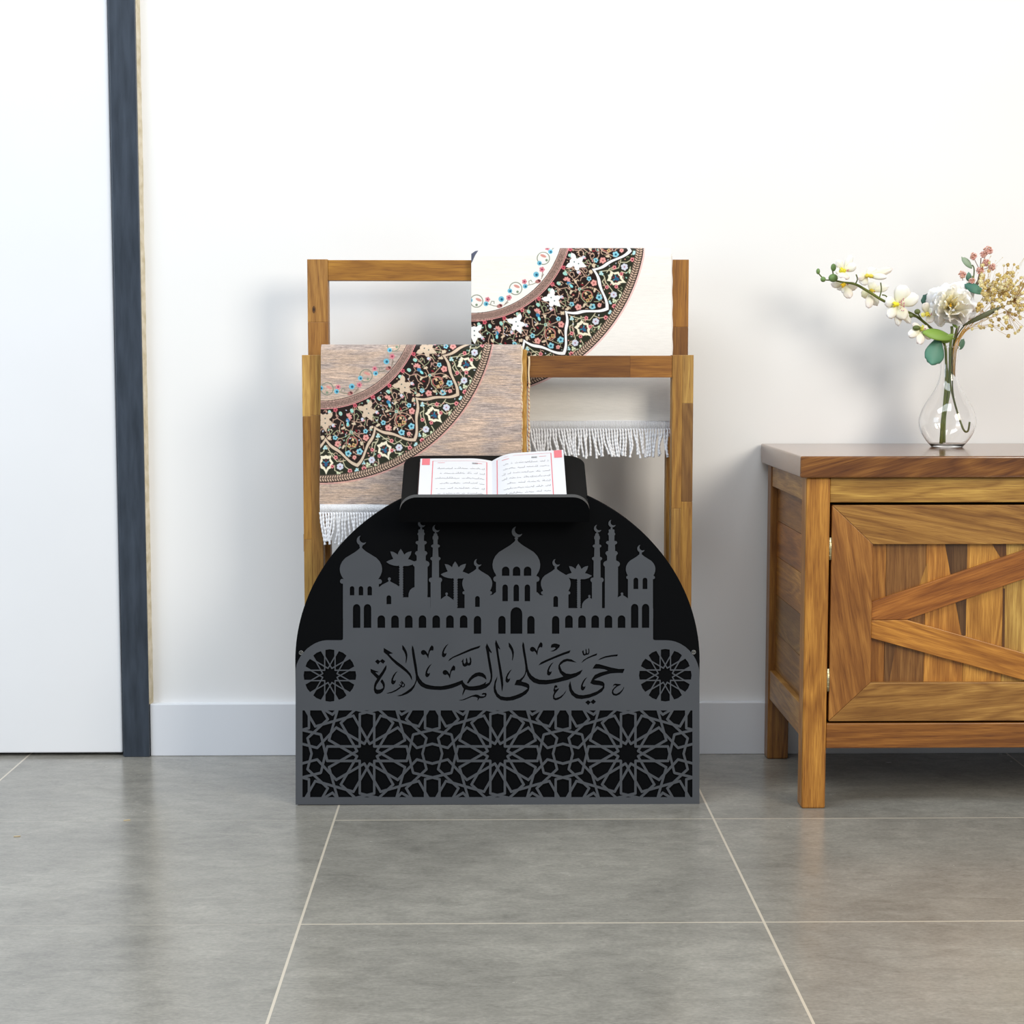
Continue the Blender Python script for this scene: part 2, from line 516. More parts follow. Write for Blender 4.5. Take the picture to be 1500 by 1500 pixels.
def sdf_poly(p, gx, gy):
    d = np.full(gx.shape, 1e9); ins = np.zeros(gx.shape, bool)
    n = len(p)
    for i in range(n):
        a, b = p[i], p[(i + 1) % n]
        d = np.minimum(d, sdf_seg(a, b, gx, gy))
        if a[1] != b[1]:
            c = ((a[1] > gy) != (b[1] > gy)) & (gx < (b[0] - a[0]) * (gy - a[1]) / (b[1] - a[1]) + a[0])
            ins ^= c
    return np.where(ins, -d, d)


def contours(fd, tol=0.05):
    a = fd.a; h, w = a.shape
    s = a < 0
    pts = {}

    def ep(kind, i, j):
        k = (kind, i, j)
        if k not in pts:
            if kind == 0:
                v0, v1 = a[i, j], a[i, j + 1]; t = v0 / (v0 - v1); pts[k] = (fd.xs[j] + t * fd.st, fd.ys[i])
            else:
                v0, v1 = a[i, j], a[i + 1, j]; t = v0 / (v0 - v1); pts[k] = (fd.xs[j], fd.ys[i] + t * fd.st)
        return k
    code = s[:-1, :-1] * 1 + s[:-1, 1:] * 2 + s[1:, 1:] * 4 + s[1:, :-1] * 8
    nxt = {}
    for i, j in zip(*np.nonzero((code > 0) & (code < 15))):
        c = code[i, j]; i = int(i); j = int(j)
        T, R, B, L = (0, i, j), (1, i, j + 1), (0, i + 1, j), (1, i, j)
        sg = {1: [(L, T)], 2: [(T, R)], 3: [(L, R)], 4: [(R, B)], 5: [(L, T), (R, B)], 6: [(T, B)], 7: [(L, B)], 8: [(B, L)],
              9: [(B, T)], 10: [(T, R), (B, L)], 11: [(B, R)], 12: [(R, L)], 13: [(R, T)], 14: [(T, L)]}[int(c)]
        for p, q in sg:
            nxt[ep(*p)] = ep(*q)
    out = []
    seen = set()
    for k in list(nxt):
        if k in seen: continue
        loop = []; q = k
        while q not in seen:
            seen.add(q); loop.append(pts[q]); q = nxt.get(q)
            if q is None: break
        if q == k and len(loop) > 6:
            out.append(simplify(np.array(loop), tol))
    return out


def simplify(p, tol):
    n = len(p)
    far = int(np.argmax(((p - p[0]) ** 2).sum(1)))
    keep = {0, far}
    st = [(0, far), (far, n)]
    pp = np.vstack([p, p[:1]])
    while st:
        a, b = st.pop()
        if b - a < 2: continue
        A, Bq = pp[a], pp[b]; d = Bq - A; L = np.hypot(*d) + 1e-12
        seg = pp[a + 1:b]
        dist = np.abs((seg[:, 0] - A[0]) * d[1] - (seg[:, 1] - A[1]) * d[0]) / L
        m = int(np.argmax(dist))
        if dist[m] > tol:
            k = a + 1 + m; keep.add(k % n); st += [(a, k), (k, b)]
    return p[sorted(keep)]


def field_mesh(fd, Y, thick, tol=0.05, both=True):
    """triangulates the solid part and gives it thickness behind the plane y = Y"""
    loops = [l for l in contours(fd, tol) if len(l) > 2]
    pts, edges = [], []
    for l in loops:
        n = len(pts); pts += [Vector((float(q[0]), float(q[1]))) for q in l]
        edges += [(n + i, n + (i + 1) % len(l)) for i in range(len(l))]
    ov, oe, of, _, _, _ = geometry.delaunay_2d_cdt(pts, edges, [], 0, 1e-5)
    V = np.array([(q.x, q.y) for q in ov])
    tri = []
    for f in of:
        c = V[list(f)].mean(0)
        i = (c[1] - fd.y0) / fd.st; j = (c[0] - fd.x0) / fd.st
        i0, j0 = int(i), int(j)
        if i0 < 0 or j0 < 0 or i0 + 1 >= fd.a.shape[0] or j0 + 1 >= fd.a.shape[1]: continue
        u, w = i - i0, j - j0
        val = (fd.a[i0, j0] * (1 - u) + fd.a[i0 + 1, j0] * u) * (1 - w) + (fd.a[i0, j0 + 1] * (1 - u) + fd.a[i0 + 1, j0 + 1] * u) * w
        if val < 0: tri.append(tuple(f))
    cnt = {}
    P3 = at(V[:, 0], V[:, 1], Y)
    fs = []
    for f in tri:
        a, b, c = (P3[i] for i in f)
        if (b[0] - a[0]) * (c[2] - a[2]) - (c[0] - a[0]) * (b[2] - a[2]) < 0: f = f[::-1]
        fs.append(tuple(f))
        for i in range(3):
            cnt[(f[i], f[(i + 1) % 3])] = 1
    n = len(P3)
    back = P3.copy(); back[:, 1] += thick
    vs = [tuple(q) for q in P3] + [tuple(q) for q in back]
    sides = [(a, a + n, b + n, b) for (a, b) in cnt if (b, a) not in cnt]
    return vs, fs + [tuple(i + n for i in f[::-1]) for f in fs] + sides


# ------------------------------------------------------------------ the low reading stand with the cut metal front
YS = 2.7600                                  # front of the black board
ZF = lambda x, y: (x, y)
def z1(p): return [(480 + x / 5.7692, 750 + y / 5.7692) for x, y in p]
def z2(p): return [(720 + x / 5.7692, 750 + y / 5.7692) for x, y in p]
def d1(p): return [(530 + x / 15, 930 + y / 15) for x, y in p]
def d2(p): return [(630 + x / 15, 930 + y / 15) for x, y in p]
def c1(p): return [(530 + x / 7.5, 930 + y / 7.5) for x, y in p]
def c2(p): return [(720 + x / 7.5, 930 + y / 7.5) for x, y in p]
def d4(p): return [(820 + x / 13.64, 930 + y / 13.64) for x, y in p]


FD = Field(430.5, 1027.5, 758.0, 1181.0, 1 / 3)
xL, xR, yB = 433.0, 1024.6, 1178.6
# body of the panel
FD.poly([(xL, yB), (xL, 981), (434.6, 973), (437.3, 966.5), (440.5, 961), (444.7, 955.7), (450, 950), (455.7, 946), (461, 942.7), (466.7, 940.4), (472, 938.8),
         (478, 938), (499.5, 938), (501.5, 937.4), (502.5, 935.6), (502.5, 891), (955.8, 891), (956.6, 891), (956.6, 935.6), (957.6, 937.4), (959.6, 938),
         (976, 938), (983, 938.6), (990, 940.2), (997, 943.2), (1004, 947.6), (1010, 953), (1015, 959), (1019, 965.5), (1022, 972.5), (1024, 980), (xR, 988), (xR, yB)])


def crescent(fx, cx, cy, r):
    x0, y0 = fx([(cx, cy)])[0]; r = r / 5.7692
    sl, gx, gy = FD.win(x0 - r, x0 + r, y0 - r, y0 + r)
    d = np.maximum(np.hypot(gx - x0, gy - y0) - r, -(np.hypot(gx - x0 - 0.42 * r, gy - y0 + 0.36 * r) - 0.86 * r))
    FD.put(sl, d, False)


def sym(fx, cx, prof):
    """outline mirrored about x = cx from half widths"""
    FD.poly(fx([(cx - w, y) for w, y in prof] + [(cx + w, y) for w, y in prof[::-1]]))


def rect(fx, x0, x1, y0, y1, cut=False): FD.poly(fx([(x0, y0), (x1, y0), (x1, y1), (x0, y1)]), cut)
def knob(fx, x, y, r):
    q = fx([(x, y)])[0]; FD.disc(q[0], q[1], r / 5.7692)


def finial(fx, cx, ytop, ybase, w=11):
    sym(fx, cx, [(w * .5, ytop), (w * .45, ytop + 8), (w, ytop + 14), (w * 1.1, ytop + 20), (w * .6, ytop + 28), (w * 1.0, ybase)])


def dome(fx, cx, wmax, ytop, ywide, ybase, wbase):
    h = ywide - ytop
    pr = [(wmax * .035, ytop), (wmax * .09, ytop + h * .07), (wmax * .25, ytop + h * .2), (wmax * .5, ytop + h * .35), (wmax * .73, ytop + h * .49), (wmax * .88, ytop + h * .65),
          (wmax * .97, ytop + h * .83), (wmax, ywide), (wmax * .985, ywide + (ybase - ywide) * .3), (wmax * .93, ywide + (ybase - ywide) * .6), (wmax * .86, ywide + (ybase - ywide) * .83), (wbase, ybase)]
    sym(fx, cx, pr)


# left tower with its big dome
rect(z1, 129, 432, 580, 900); knob(z1, 124, 586, 20); knob(z1, 438, 588, 20); rect(z1, 124, 438, 568, 605)
dome(z1, 281, 179, 300, 480, 572, 142); finial(z1, 281, 268, 312, 13); crescent(z1, 286, 241, 41)
# low dome beside it
sym(z1, 521, [(4, 575), (8, 588), (30, 600), (60, 615), (88, 636), (88, 730), (120, 760), (120, 900)]); knob(z1, 521, 566, 13)
rect(z1, 400, 868, 722, 900)


def palm(fx, cx, ty, y1, s=1.0):
    lf = [(-122, 110), (-100, 98), (-70, 88), (-62, 84), (-74, 62), (-88, 22), (-62, 26), (-40, 38), (-26, 50), (-18, 26), (0, 0), (17, 24), (30, 50), (44, 36), (64, 26), (92, 20),
          (84, 50), (68, 76), (62, 88), (80, 92), (108, 104), (128, 112), (96, 134), (60, 144), (28, 144), (0, 136), (-28, 144), (-60, 140), (-96, 128)]
    FD.poly(fx([(cx + a * s, ty + b * s) for a, b in lf]))
    y = ty + 136 * s; i = 0; left, right = [], []
    while y < y1:
        w = (11 if i % 2 == 0 else 20) * s
        left.append((cx - w + 4, y)); right.append((cx + w + 4, y)); y += 10.5 * s; i += 1
    FD.poly(fx(left + [(cx - 12, y1), (cx + 22, y1)] + right[::-1]))


palm(z1, 617, 312, 740)
FD.poly(z1([(733, 636), (712, 645), (694, 663), (684, 690), (683, 725), (740, 725)]))


def minaret(fx, cx, tall, ybase, xl_, xr_):
    if tall:
        crescent(fx, cx + 5, 98, 32); finial(fx, cx, 122, 152, 8)
        sym(fx, cx, [(22, 148), (25, 160), (22, 172), (30, 180), (31, 190), (24, 198), (23, 245), (40, 247), (42, 258), (38, 272), (28, 276), (30, 330), (44, 333), (47, 348), (42, 366),
                     (38, 372), (38, 415), (58, 416)])
        knob(fx, cx - 36, 259, 11); knob(fx, cx + 36, 259, 11); knob(fx, cx - 39, 349, 13); knob(fx, cx + 39, 349, 13)
        sym(fx, cx, [(38, 410), (50, 416), (50, 465), (54, 466), (54, 700)])
        knob(fx, cx - 46, 440, 24); knob(fx, cx + 46, 440, 24)
        rect(fx, xl_, xr_, 455, ybase)
    else:
        crescent(fx, cx + 6, 140, 32); finial(fx, cx, 166, 190, 8)
        sym(fx, cx, [(14, 182), (17, 200), (24, 208), (24, 228), (18, 234), (18, 275), (30, 277), (30, 298), (22, 302), (25, 380), (34, 382), (34, 408), (29, 412), (30, 560)])
        knob(fx, cx - 28, 288, 9); knob(fx, cx + 28, 288, 9); knob(fx, cx - 31, 394, 12); knob(fx, cx + 31, 394, 12)
        knob(fx, cx - 36, 575, 20); knob(fx, cx + 36, 575, 20); rect(fx, cx - 40, cx + 40, 556, 596)
        rect(fx, xl_, xr_, 580, ybase)


minaret(z1, 790, True, 900, 734, 843)
minaret(z1, 911, False, 900, 870, 956)
rect(z1, 725, 885, 815, 900); rect(z1, 1055, 1080, 742, 900)
sym(z1, 1005, [(4, 700), (7, 710), (25, 720), (46, 736), (58, 745), (60, 900)]); knob(z1, 1005, 692, 11)
palm(z1, 1077, 418, 830)
rect(z1, 950, 1480, 815, 900)
# medium dome, left
dome(z1, 1264, 127, 475, 600, 676, 104); finial(z1, 1264, 452, 486, 10); crescent(z1, 1269, 430, 33)
knob(z1, 1152, 683, 13); knob(z1, 1376, 683, 13); rect(z1, 1157, 1374, 668, 900); rect(z1, 1152, 1376, 674, 690)
FD.poly(z1([(1370, 705), (1388, 700), (1400, 700), (1404, 690), (1414, 688), (1421, 678), (1430, 678), (1430, 900), (1370, 900)]))
# centre
dome(z2, 210, 202, 238, 445, 545, 168); finial(z2, 210, 205, 250, 14); crescent(z2, 217, 168, 46)
rect(z2, 38, 380, 540, 900); knob(z2, 38, 567, 23); knob(z2, 382, 567, 23); rect(z2, 36, 384, 546, 590)
FD.poly(z2([(378, 680), (392, 680), (394, 690), (404, 692), (406, 703), (440, 705), (440, 900), (378, 900)]))
FD.poly(z2([(42, 680), (36, 680), (20, 690), (10, 703), (-20, 705), (-20, 900), (42, 900)]))
# right half
dome(z2, 543, 126, 475, 600, 676, 106); finial(z2, 543, 452, 486, 10); crescent(z2, 548, 430, 33)
knob(z2, 432, 684, 13); knob(z2, 653, 684, 13); rect(z2, 433, 650, 668, 900); rect(z2, 432, 653, 674, 690)
palm(z2, 734, 438, 830, .9)
rect(z2, 400, 1366, 815, 900)
FD.poly(z2([(764, 820), (764, 795), (768, 775), (780, 756), (798, 740), (818, 728), (824, 718), (830, 718), (836, 728), (852, 738), (852, 820)])); knob(z2, 827, 712, 10)
minaret(z2, 892, False, 900, 849, 934)
minaret(z2, 1015, True, 900, 958, 1067)
FD.poly(z2([(1064, 724), (1085, 712), (1098, 703), (1100, 695), (1107, 695), (1110, 703), (1128, 713), (1152, 730), (1152, 900), (1064, 900)])); knob(z2, 1103, 692, 11)
dome(z2, 1260, 125, 350, 480, 550, 106); finial(z2, 1260, 330, 362, 10); crescent(z2, 1264, 310, 32)
knob(z2, 1153, 553, 14); knob(z2, 1367, 553, 14); rect(z2, 1153, 1364, 545, 900); rect(z2, 1150, 1368, 545, 566)


def arch(fx, x0, x1, y0, y1, pointed=False):
    cx = (x0 + x1) / 2; w = (x1 - x0) / 2; pr = []
    if pointed:
        h = w * 1.15
        pr = [(0.5, y0)] + [(w * math.sin(a * math.pi / 2) ** .9, y0 + h * (1 - math.cos(a * math.pi / 2)) ** 1.0 * .95 + h * .05 * a) for a in (.25, .5, .75, 1)]
    else:
        pr = [(w * math.sin(a), y0 + w * (1 - math.cos(a))) for a in (0.15, .5, .85, 1.2, math.pi / 2)]
    pr.append((w, y1))
    FD.poly(fx([(cx - a, b) for a, b in pr] + [(cx + a, b) for a, b in pr[::-1]]), True)


for x in (187, 262, 336): arch(z1, x, x + 38, 627, 705)
for x in (213, 305): arch(z1, x, x + 63, 778, 980, True)
arch(z1, 497, 537, 704, 780)
for c in (453, 569, 685, 801, 917, 1033, 1149): arch(z1, c - 32, c + 32, 873, 980)
arch(z1, 1246, 1285, 710, 803); arch(z1, 1235, 1297, 878, 1030, True)
for x in (88, 180, 273): arch(z2, x, x + 63, 461, 540)
for x in (92, 186, 280): arch(z2, x, x + 46, 612, 755, True)
arch(z2, 160, 260, 804, 1030, True)
for x in (57, 302): arch(z2, x, x + 62, 878, 1030, True)
arch(z2, 523, 562, 710, 803); arch(z2, 511, 573, 878, 1030, True)
for c in (654, 765, 876, 988, 1099): arch(z2, c - 32, c + 32, 873, 980)
for x in (1200, 1277): arch(z2, x, x + 40, 555, 652)
for x in (1179, 1271): arch(z2, x, x + 62, 776, 980, True)

# the writing, cut through the panel
W_ = []
W_.append(d1([(288, 588), (340, 537), (400, 575), (450, 527), (515, 580), (470, 640), (405, 592), (357, 655)]))
W_.append(d1([(190, 745), (300, 790), (378, 812), (345, 826), (298, 828), (335, 862), (375, 895), (440, 810), (500, 715), (535, 662), (545, 690), (535, 760), (480, 860), (420, 950), (385, 1010),
              (330, 1090), (305, 1160), (320, 1195), (345, 1205), (400, 1200), (455, 1175), (470, 1150), (450, 1090), (405, 1030), (430, 990), (448, 972), (480, 1020), (503, 1070), (508, 1120),
              (495, 1190), (450, 1260), (400, 1293), (330, 1305), (285, 1280), (262, 1210), (268, 1110), (295, 1030), (335, 968), (270, 900), (195, 825)]))
W_.append(d1([(480, 285), (590, 350), (690, 410), (650, 415), (600, 425), (680, 510), (780, 590), (900, 680), (1000, 770), (1070, 850), (1100, 920), (1106, 1010), (1085, 975), (1050, 905),
              (980, 830), (880, 750), (760, 660), (650, 555), (560, 450), (480, 385)]))
dag = [(885, 220), (915, 245), (945, 285), (985, 360), (1003, 440), (995, 530), (970, 635), (962, 600), (968, 500), (950, 420), (925, 370), (890, 320)]
W_.append(d1(dag))
W_.append([(x + 156, y - 3.7) for x, y in d1(dag)])
W_.append(d1([(1105, 225), (1130, 265), (1150, 340), (1180, 520), (1210, 700), (1232, 880), (1275, 960), (1340, 1040), (1400, 1080), (1500, 1108)]) +
          d2([(100, 1125), (250, 1128), (400, 1100), (550, 1055), (640, 1020), (715, 992), (730, 1040), (775, 1090), (850, 1130), (950, 1130), (1080, 1110), (1180, 1070), (1228, 1033), (1235, 1045),
              (1215, 1088), (1300, 1045), (1330, 960), (1330, 880), (1300, 740), (1270, 560), (1245, 400), (1218, 270), (1248, 183), (1290, 260), (1357, 385), (1345, 408), (1300, 365), (1310, 480),
              (1340, 640), (1365, 800), (1370, 920), (1355, 1020), (1310, 1100), (1230, 1170), (1120, 1210), (1000, 1226), (880, 1226), (780, 1207), (745, 1270), (712, 1345), (708, 1300),
              (740, 1190), (700, 1130), (688, 1088), (600, 1130), (480, 1175), (350, 1205), (230, 1218), (100, 1212)]) +
          d1([(1500, 1203), (1400, 1183), (1300, 1133), (1238, 1062), (1212, 1003), (1200, 1035), (1150, 1160), (1090, 1240), (1000, 1300), (900, 1337), (830, 1350), (765, 1340), (870, 1310),
              (980, 1245), (1080, 1170), (1150, 1090), (1188, 1000), (1185, 900), (1160, 760), (1130, 580), (1105, 420), (1095, 320)]))
W_.append(d2([(808, 1055), (860, 960), (920, 890), (1000, 835), (1080, 820), (1160, 838), (1215, 888), (1237, 950), (1235, 992), (1200, 960), (1140, 925), (1060, 910), (980, 940), (910, 990), (845, 1067), (820, 1070)]))
W_.append(d2([(396, 582), (430, 528), (500, 480), (700, 388), (900, 298), (1112, 233), (1078, 292), (900, 352), (700, 432), (500, 512), (430, 567)]))
W_.append(d2([(675, 608), (700, 570), (738, 513), (733, 560), (735, 608), (752, 637), (775, 622), (790, 590), (785, 545), (800, 493), (818, 540), (822, 590), (835, 620), (862, 615), (878, 580),
              (868, 530), (878, 473), (905, 530), (910, 600), (895, 660), (860, 682), (825, 675), (800, 692), (760, 706), (720, 682), (708, 640), (706, 590)]))
mim = [(380, 790), (412, 838), (430, 865), (445, 790), (478, 712), (515, 666), (550, 698), (554, 750), (542, 792), (505, 780), (472, 802), (450, 870), (437, 968), (405, 900), (372, 868)]
for dx, dy in ((0, 0), (-31.8, -29.3), (127.9, -34)):
    W_.append([(x + dx, y + dy) for x, y in d2(mim)])
    FD.disc(652.1 + dx, 985.2 + dy, 3.75, True)
com = [(795, 792), (748, 850), (705, 930), (685, 990), (710, 1012), (752, 990), (735, 1052), (705, 1088), (680, 1094), (658, 1082), (643, 1050), (650, 975), (685, 892), (738, 825)]
for qx, qy in ((575.7, 1002.8), (650, 963), (625.7, 992.2), (743.2, 1000.2), (804, 989.8), (853.5, 1011.6)):
    W_.append([(x + qx - 575.7, y + qy - 1002.8) for x, y in d1(com)])
W_.append(d1([(535, 1283), (650, 1250), (750, 1203), (825, 1150), (862, 1115), (892, 1130), (830, 1187), (750, 1242), (650, 1282), (570, 1292)]))
for a, b in (((872, 1022), (912, 1060)), ((912, 1060), (940, 1096)), ((940, 1096), (925, 1140)), ((925, 1140), (893, 1146)), ((893, 1146), (862, 1118)), ((862, 1118), (828, 1100)), ((850, 1052), (892, 1064)), ((892, 1064), (868, 1118))):
    a, b = d1([a, b]); FD.seg(a, b, 0.8, True)
W_.append(d2([(615, 1437), (700, 1424), (800, 1385), (900, 1340), (1000, 1308), (1050, 1315), (1110, 1350), (1180, 1350), (1208, 1332), (1198, 1312), (1150, 1322), (1128, 1302), (1165, 1276), (1230, 1275),
              (1247, 1310), (1220, 1367), (1150, 1396), (1080, 1396), (1045, 1452), (1038, 1442), (1048, 1392), (1000, 1368), (930, 1362), (850, 1392), (760, 1432), (680, 1446)]))
W_.append([(720 + x / 15, 930 + y / 15) for x, y in [(98, 106), (130, 180), (197, 318), (180, 322), (142, 290), (160, 430), (185, 580), (215, 740), (250, 950), (259, 1100), (234, 1258), (222, 1200),
                                                        (205, 1050), (180, 880), (150, 680), (120, 480), (95, 310), (76, 190)]])
W_.append(c2([(344, 74), (358, 100), (365, 150), (380, 240), (392, 320), (400, 370), (415, 410), (440, 445), (480, 475), (525, 492), (600, 496), (675, 488), (740, 473), (787, 458), (752, 420), (734, 370),
              (735, 335), (755, 300), (790, 272), (830, 262), (880, 270), (938, 306), (880, 297), (830, 291), (790, 305), (752, 337), (760, 362), (775, 395), (820, 425), (870, 430), (930, 416), (1004, 381),
              (975, 432), (930, 462), (840, 496), (700, 531), (600, 547), (520, 545), (460, 524), (420, 488), (395, 447), (383, 405), (376, 432), (358, 470), (330, 506), (330, 512), (380, 525), (411, 543),
              (418, 570), (410, 612), (380, 652), (320, 690), (240, 720), (170, 728), (100, 718), (55, 682), (28, 632), (22, 580), (35, 510), (66, 450), (60, 492), (46, 540), (46, 590), (65, 640), (100, 673),
              (150, 683), (200, 682), (270, 662), (340, 632), (396, 590), (385, 580), (330, 562), (251, 552), (275, 496), (310, 490), (345, 460), (365, 430), (373, 385), (370, 340), (360, 270), (345, 190), (336, 120)]))
W_.append(c2([(1109, 373), (1125, 345), (1145, 319), (1180, 321), (1240, 338), (1320, 360), (1400, 375), (1464, 373), (1443, 421), (1390, 420), (1310, 425), (1230, 448), (1165, 475), (1128, 496),
              (1180, 502), (1225, 515), (1243, 540), (1240, 585), (1215, 625), (1150, 665), (1070, 695), (990, 708), (930, 700), (880, 662), (855, 612), (847, 560), (865, 503), (874, 550), (885, 600),
              (915, 640), (960, 660), (1010, 663), (1080, 650), (1160, 620), (1215, 580), (1222, 564), (1180, 555), (1120, 549), (1083, 531), (1110, 475), (1135, 440), (1190, 415), (1277, 393), (1240, 380), (1180, 373)]))
W_.append(c2([(1029, 742), (1060, 717), (1088, 737), (1118, 707), (1149, 735), (1118, 763), (1090, 742), (1063, 773)]))
W_.append(d4([(1052, 1037), (1080, 985), (1110, 974), (1222, 985), (1215, 1005), (1150, 1035), (1090, 1085), (1067, 1130), (1082, 1170), (1130, 1180), (1200, 1140), (1260, 1080), (1281, 1033), (1286, 1060),
              (1250, 1130), (1200, 1190), (1130, 1221), (1070, 1211), (1038, 1165), (1048, 1100), (1090, 1050), (1130, 1015), (1090, 1010)]))
W_.append(c2([(687, 580), (690, 560), (708, 550), (724, 562), (723, 583), (708, 579), (697, 590), (702, 603), (743, 584), (735, 605), (708, 637), (691, 665), (691, 690), (710, 695), (750, 680), (790, 650),
              (824, 604), (810, 640), (770, 690), (730, 715), (700, 721), (677, 706), (674, 670), (688, 630), (679, 610)]))
W_.append(c2([(514, 336), (545, 300), (600, 274), (700, 231), (790, 194), (871, 167), (855, 201), (780, 226), (690, 261), (610, 296), (545, 326)]))
W_.append(c2([(984, 311), (1010, 275), (1060, 244), (1110, 221), (1161, 202), (1155, 226), (1100, 244), (1040, 271), (1000, 301)]))
W_.append(c2([(1167, 281), (1195, 257), (1250, 234), (1320, 221), (1390, 214), (1381, 236), (1320, 241), (1250, 253), (1200, 271)]))
W_.append(d4([(438, 347), (455, 318), (475, 303), (480, 350), (490, 383), (508, 378), (520, 350), (513, 300), (525, 272), (537, 310), (542, 360), (555, 373), (570, 360), (575, 320), (567, 285), (580, 260),
              (593, 310), (591, 370), (570, 396), (545, 400), (520, 406), (490, 420), (463, 400), (456, 370), (450, 350)]))
W_.append(c2([(651, 131), (660, 105), (690, 94), (720, 98), (754, 111), (745, 137), (715, 167), (680, 183), (642, 183), (680, 168), (705, 148), (695, 139), (655, 143)]))
for w in W_:
    FD.poly(w, True)


def half_lines(cx, cy, d, r1):
    """the 24 lines of a twelve-petalled rosette"""
    out = []
    for k in range(12):
        a = math.radians(30 * k); ca, sa = math.cos(a), math.sin(a)
        for s in (1, -1):
            out.append(((cx + ca * r1 - s * sa * d, cy + sa * r1 + s * ca * d), (cx + ca * d - s * sa * d, cy + sa * d + s * ca * d)))
    return out


# the two round rosettes
for cx, cy in ((483.2, 989.6), (974.6, 989.2)):
    sl, gx, gy = FD.win(cx - 40, cx + 40, cy - 40, cy + 40)
    hole = np.full(gx.shape, 9.0)
    for k in range(12):
        a = math.radians(30 * k); ca, sa = math.cos(a), math.sin(a)
        rad = (gx - cx) * ca + (gy - cy) * sa; off_ = np.abs(-(gx - cx) * sa + (gy - cy) * ca)
        end = rad * 1.0 + off_ * 0.16 - 38.6
        hole = np.minimum(hole, np.maximum(np.maximum(off_ - 6.5, end), -rad))
        inner = np.maximum(np.maximum(off_ - 7.7, rad - 26.0), -rad)
        hole = np.minimum(hole, inner)
    FD.put(sl, hole, True)
    FDl = np.full(gx.shape, 9.0)
    for a, b in half_lines(cx, cy, 7.6, 30):
        FDl = np.minimum(FDl, sdf_seg(a, b, gx, gy) - 0.85)
    FD.a[sl] = np.minimum(FD.a[sl], FDl)
# the lattice band
LX0, LX1, LY0, LY1 = 443.0, 1014.3, 1040.6, 1168.0
FD.poly([(LX0, LY0), (LX1, LY0), (LX1, LY1), (LX0, LY1)], True)
sl, gx, gy = FD.win(LX0, LX1, LY0, LY1, 0)
lat = np.full(gx.shape, 9.0)
P_, d_ = 95.67, 10.6
CX, CY = 728.9, 1104.2
for i in range(-4, 5):
    for j in (-1, 0, 1):
        if (i + j) % 2: continue
        cx, cy = CX + P_ * i, CY + P_ * j
        ls = half_lines(cx, cy, d_, 58.0)
        base = [((58.2, -10.6), (67.5, 27.5)), ((45.05, 38.4), (73.0, 8.5)), ((73.0, 8.5), (95.67, 14.5)), ((19.8, 55.75), (75.87, 39.92))]
        for a, b in base:
            for sw in (0, 1):
                for sx in (1, -1):
                    for sy in (1, -1):
                        p = [(q[1], q[0]) if sw else q for q in (a, b)]
                        ls.append(tuple((cx + q[0] * sx, cy + q[1] * sy) for q in p))
        for a, b in ls:
            x0, x1 = min(a[0], b[0]) - 3, max(a[0], b[0]) + 3; y0, y1 = min(a[1], b[1]) - 3, max(a[1], b[1]) + 3
            if x1 < LX0 or x0 > LX1 or y1 < LY0 or y0 > LY1: continue
            j0 = max(0, int((x0 - gx[0, 0]) / FD.st)); j1 = int((x1 - gx[0, 0]) / FD.st) + 2
            i0 = max(0, int((y0 - gy[0, 0]) / FD.st)); i1 = int((y1 - gy[0, 0]) / FD.st) + 2
            w = (slice(i0, i1), slice(j0, j1))
            lat[w] = np.minimum(lat[w], sdf_seg(a, b, gx[w], gy[w]) - 1.75)
FD.a[sl] = np.minimum(FD.a[sl], lat)

stand = thing('book_stand', (float(at(729, 1178, YS)[0]), YS + 0.02, 0.0),
              'low black arched reading stand with grey cut-out mosque panel and lattice on its front', 'stand')
vs, fs = field_mesh(FD, YS - 0.0022, 0.0020)
mb = MB(); mb.add(vs, fs)
o = mb.build('front_panel', M['steel'], stand)
o['label'] = 'dark grey metal panel with cut-out skyline, Arabic writing and star lattice'
# black arched board
ztop = 0.497
a_, b_ = 296.3, 270.0
XM, HWL = (X(585.5, 735, 2.712) + X(863.5, 735, 2.712)) / 2, (X(863.5, 735, 2.712) - X(585.5, 735, 2.712)) / 2 - 0.0015
yc = 968.0
arcp = []
for i in range(0, 97):
    t = math.pi * i / 96
    arcp.append((728.7 + a_ * math.cos(t), yc - b_ * math.sin(t)))
pl = [at(p[0], p[1], YS) for p in arcp]
poly = [(float(pl[0][0]), 0.0015)] + [(float(q[0]), float(q[2])) for q in pl if q[0] > XM + HWL] + [(XM + HWL, 0.487), (XM - HWL, 0.487)] + [(float(q[0]), float(q[2])) for q in pl if q[0] < XM - HWL] + [(float(pl[-1][0]), 0.0015)]
mb = MB(); mb.prism(poly, YS, YS + 0.018)
o = mb.build('back_board', M['black'], stand, bevel=0.0008)
o['label'] = 'black arched board behind the grey panel'
# tray, leaning back, and its lip
AL = math.radians(27.6)
YB, ZB = 2.712, Z(757, 2.712)
RX = Matrix.Rotation(AL, 4, 'X')
xa, xb = X(585.5, 735, YB), X(863.5, 735, YB)
xm, hw = (xa + xb) / 2, (xb - xa) / 2
TRAY = Matrix.Translation((xm, YB, ZB)) @ RX
DT = 0.190; TT = 0.010


def tloc(u, v, w): return TRAY @ Vector((u, v, w))        # u across, v up the slope, w off the tray


def rounded(w, h, r, n=10, r2=0.0):
    """rounded at the top two corners"""
    p = [(-w, 0), (w, 0)]
    for i in range(n + 1):
        a = math.pi / 2 * i / n; p.append((w - r + r * math.cos(a), h - r + r * math.sin(a)))
    for i in range(n + 1):
        a = math.pi / 2 + math.pi / 2 * i / n; p.append((-w + r + r * math.cos(a), h - r + r * math.sin(a)))
    return p


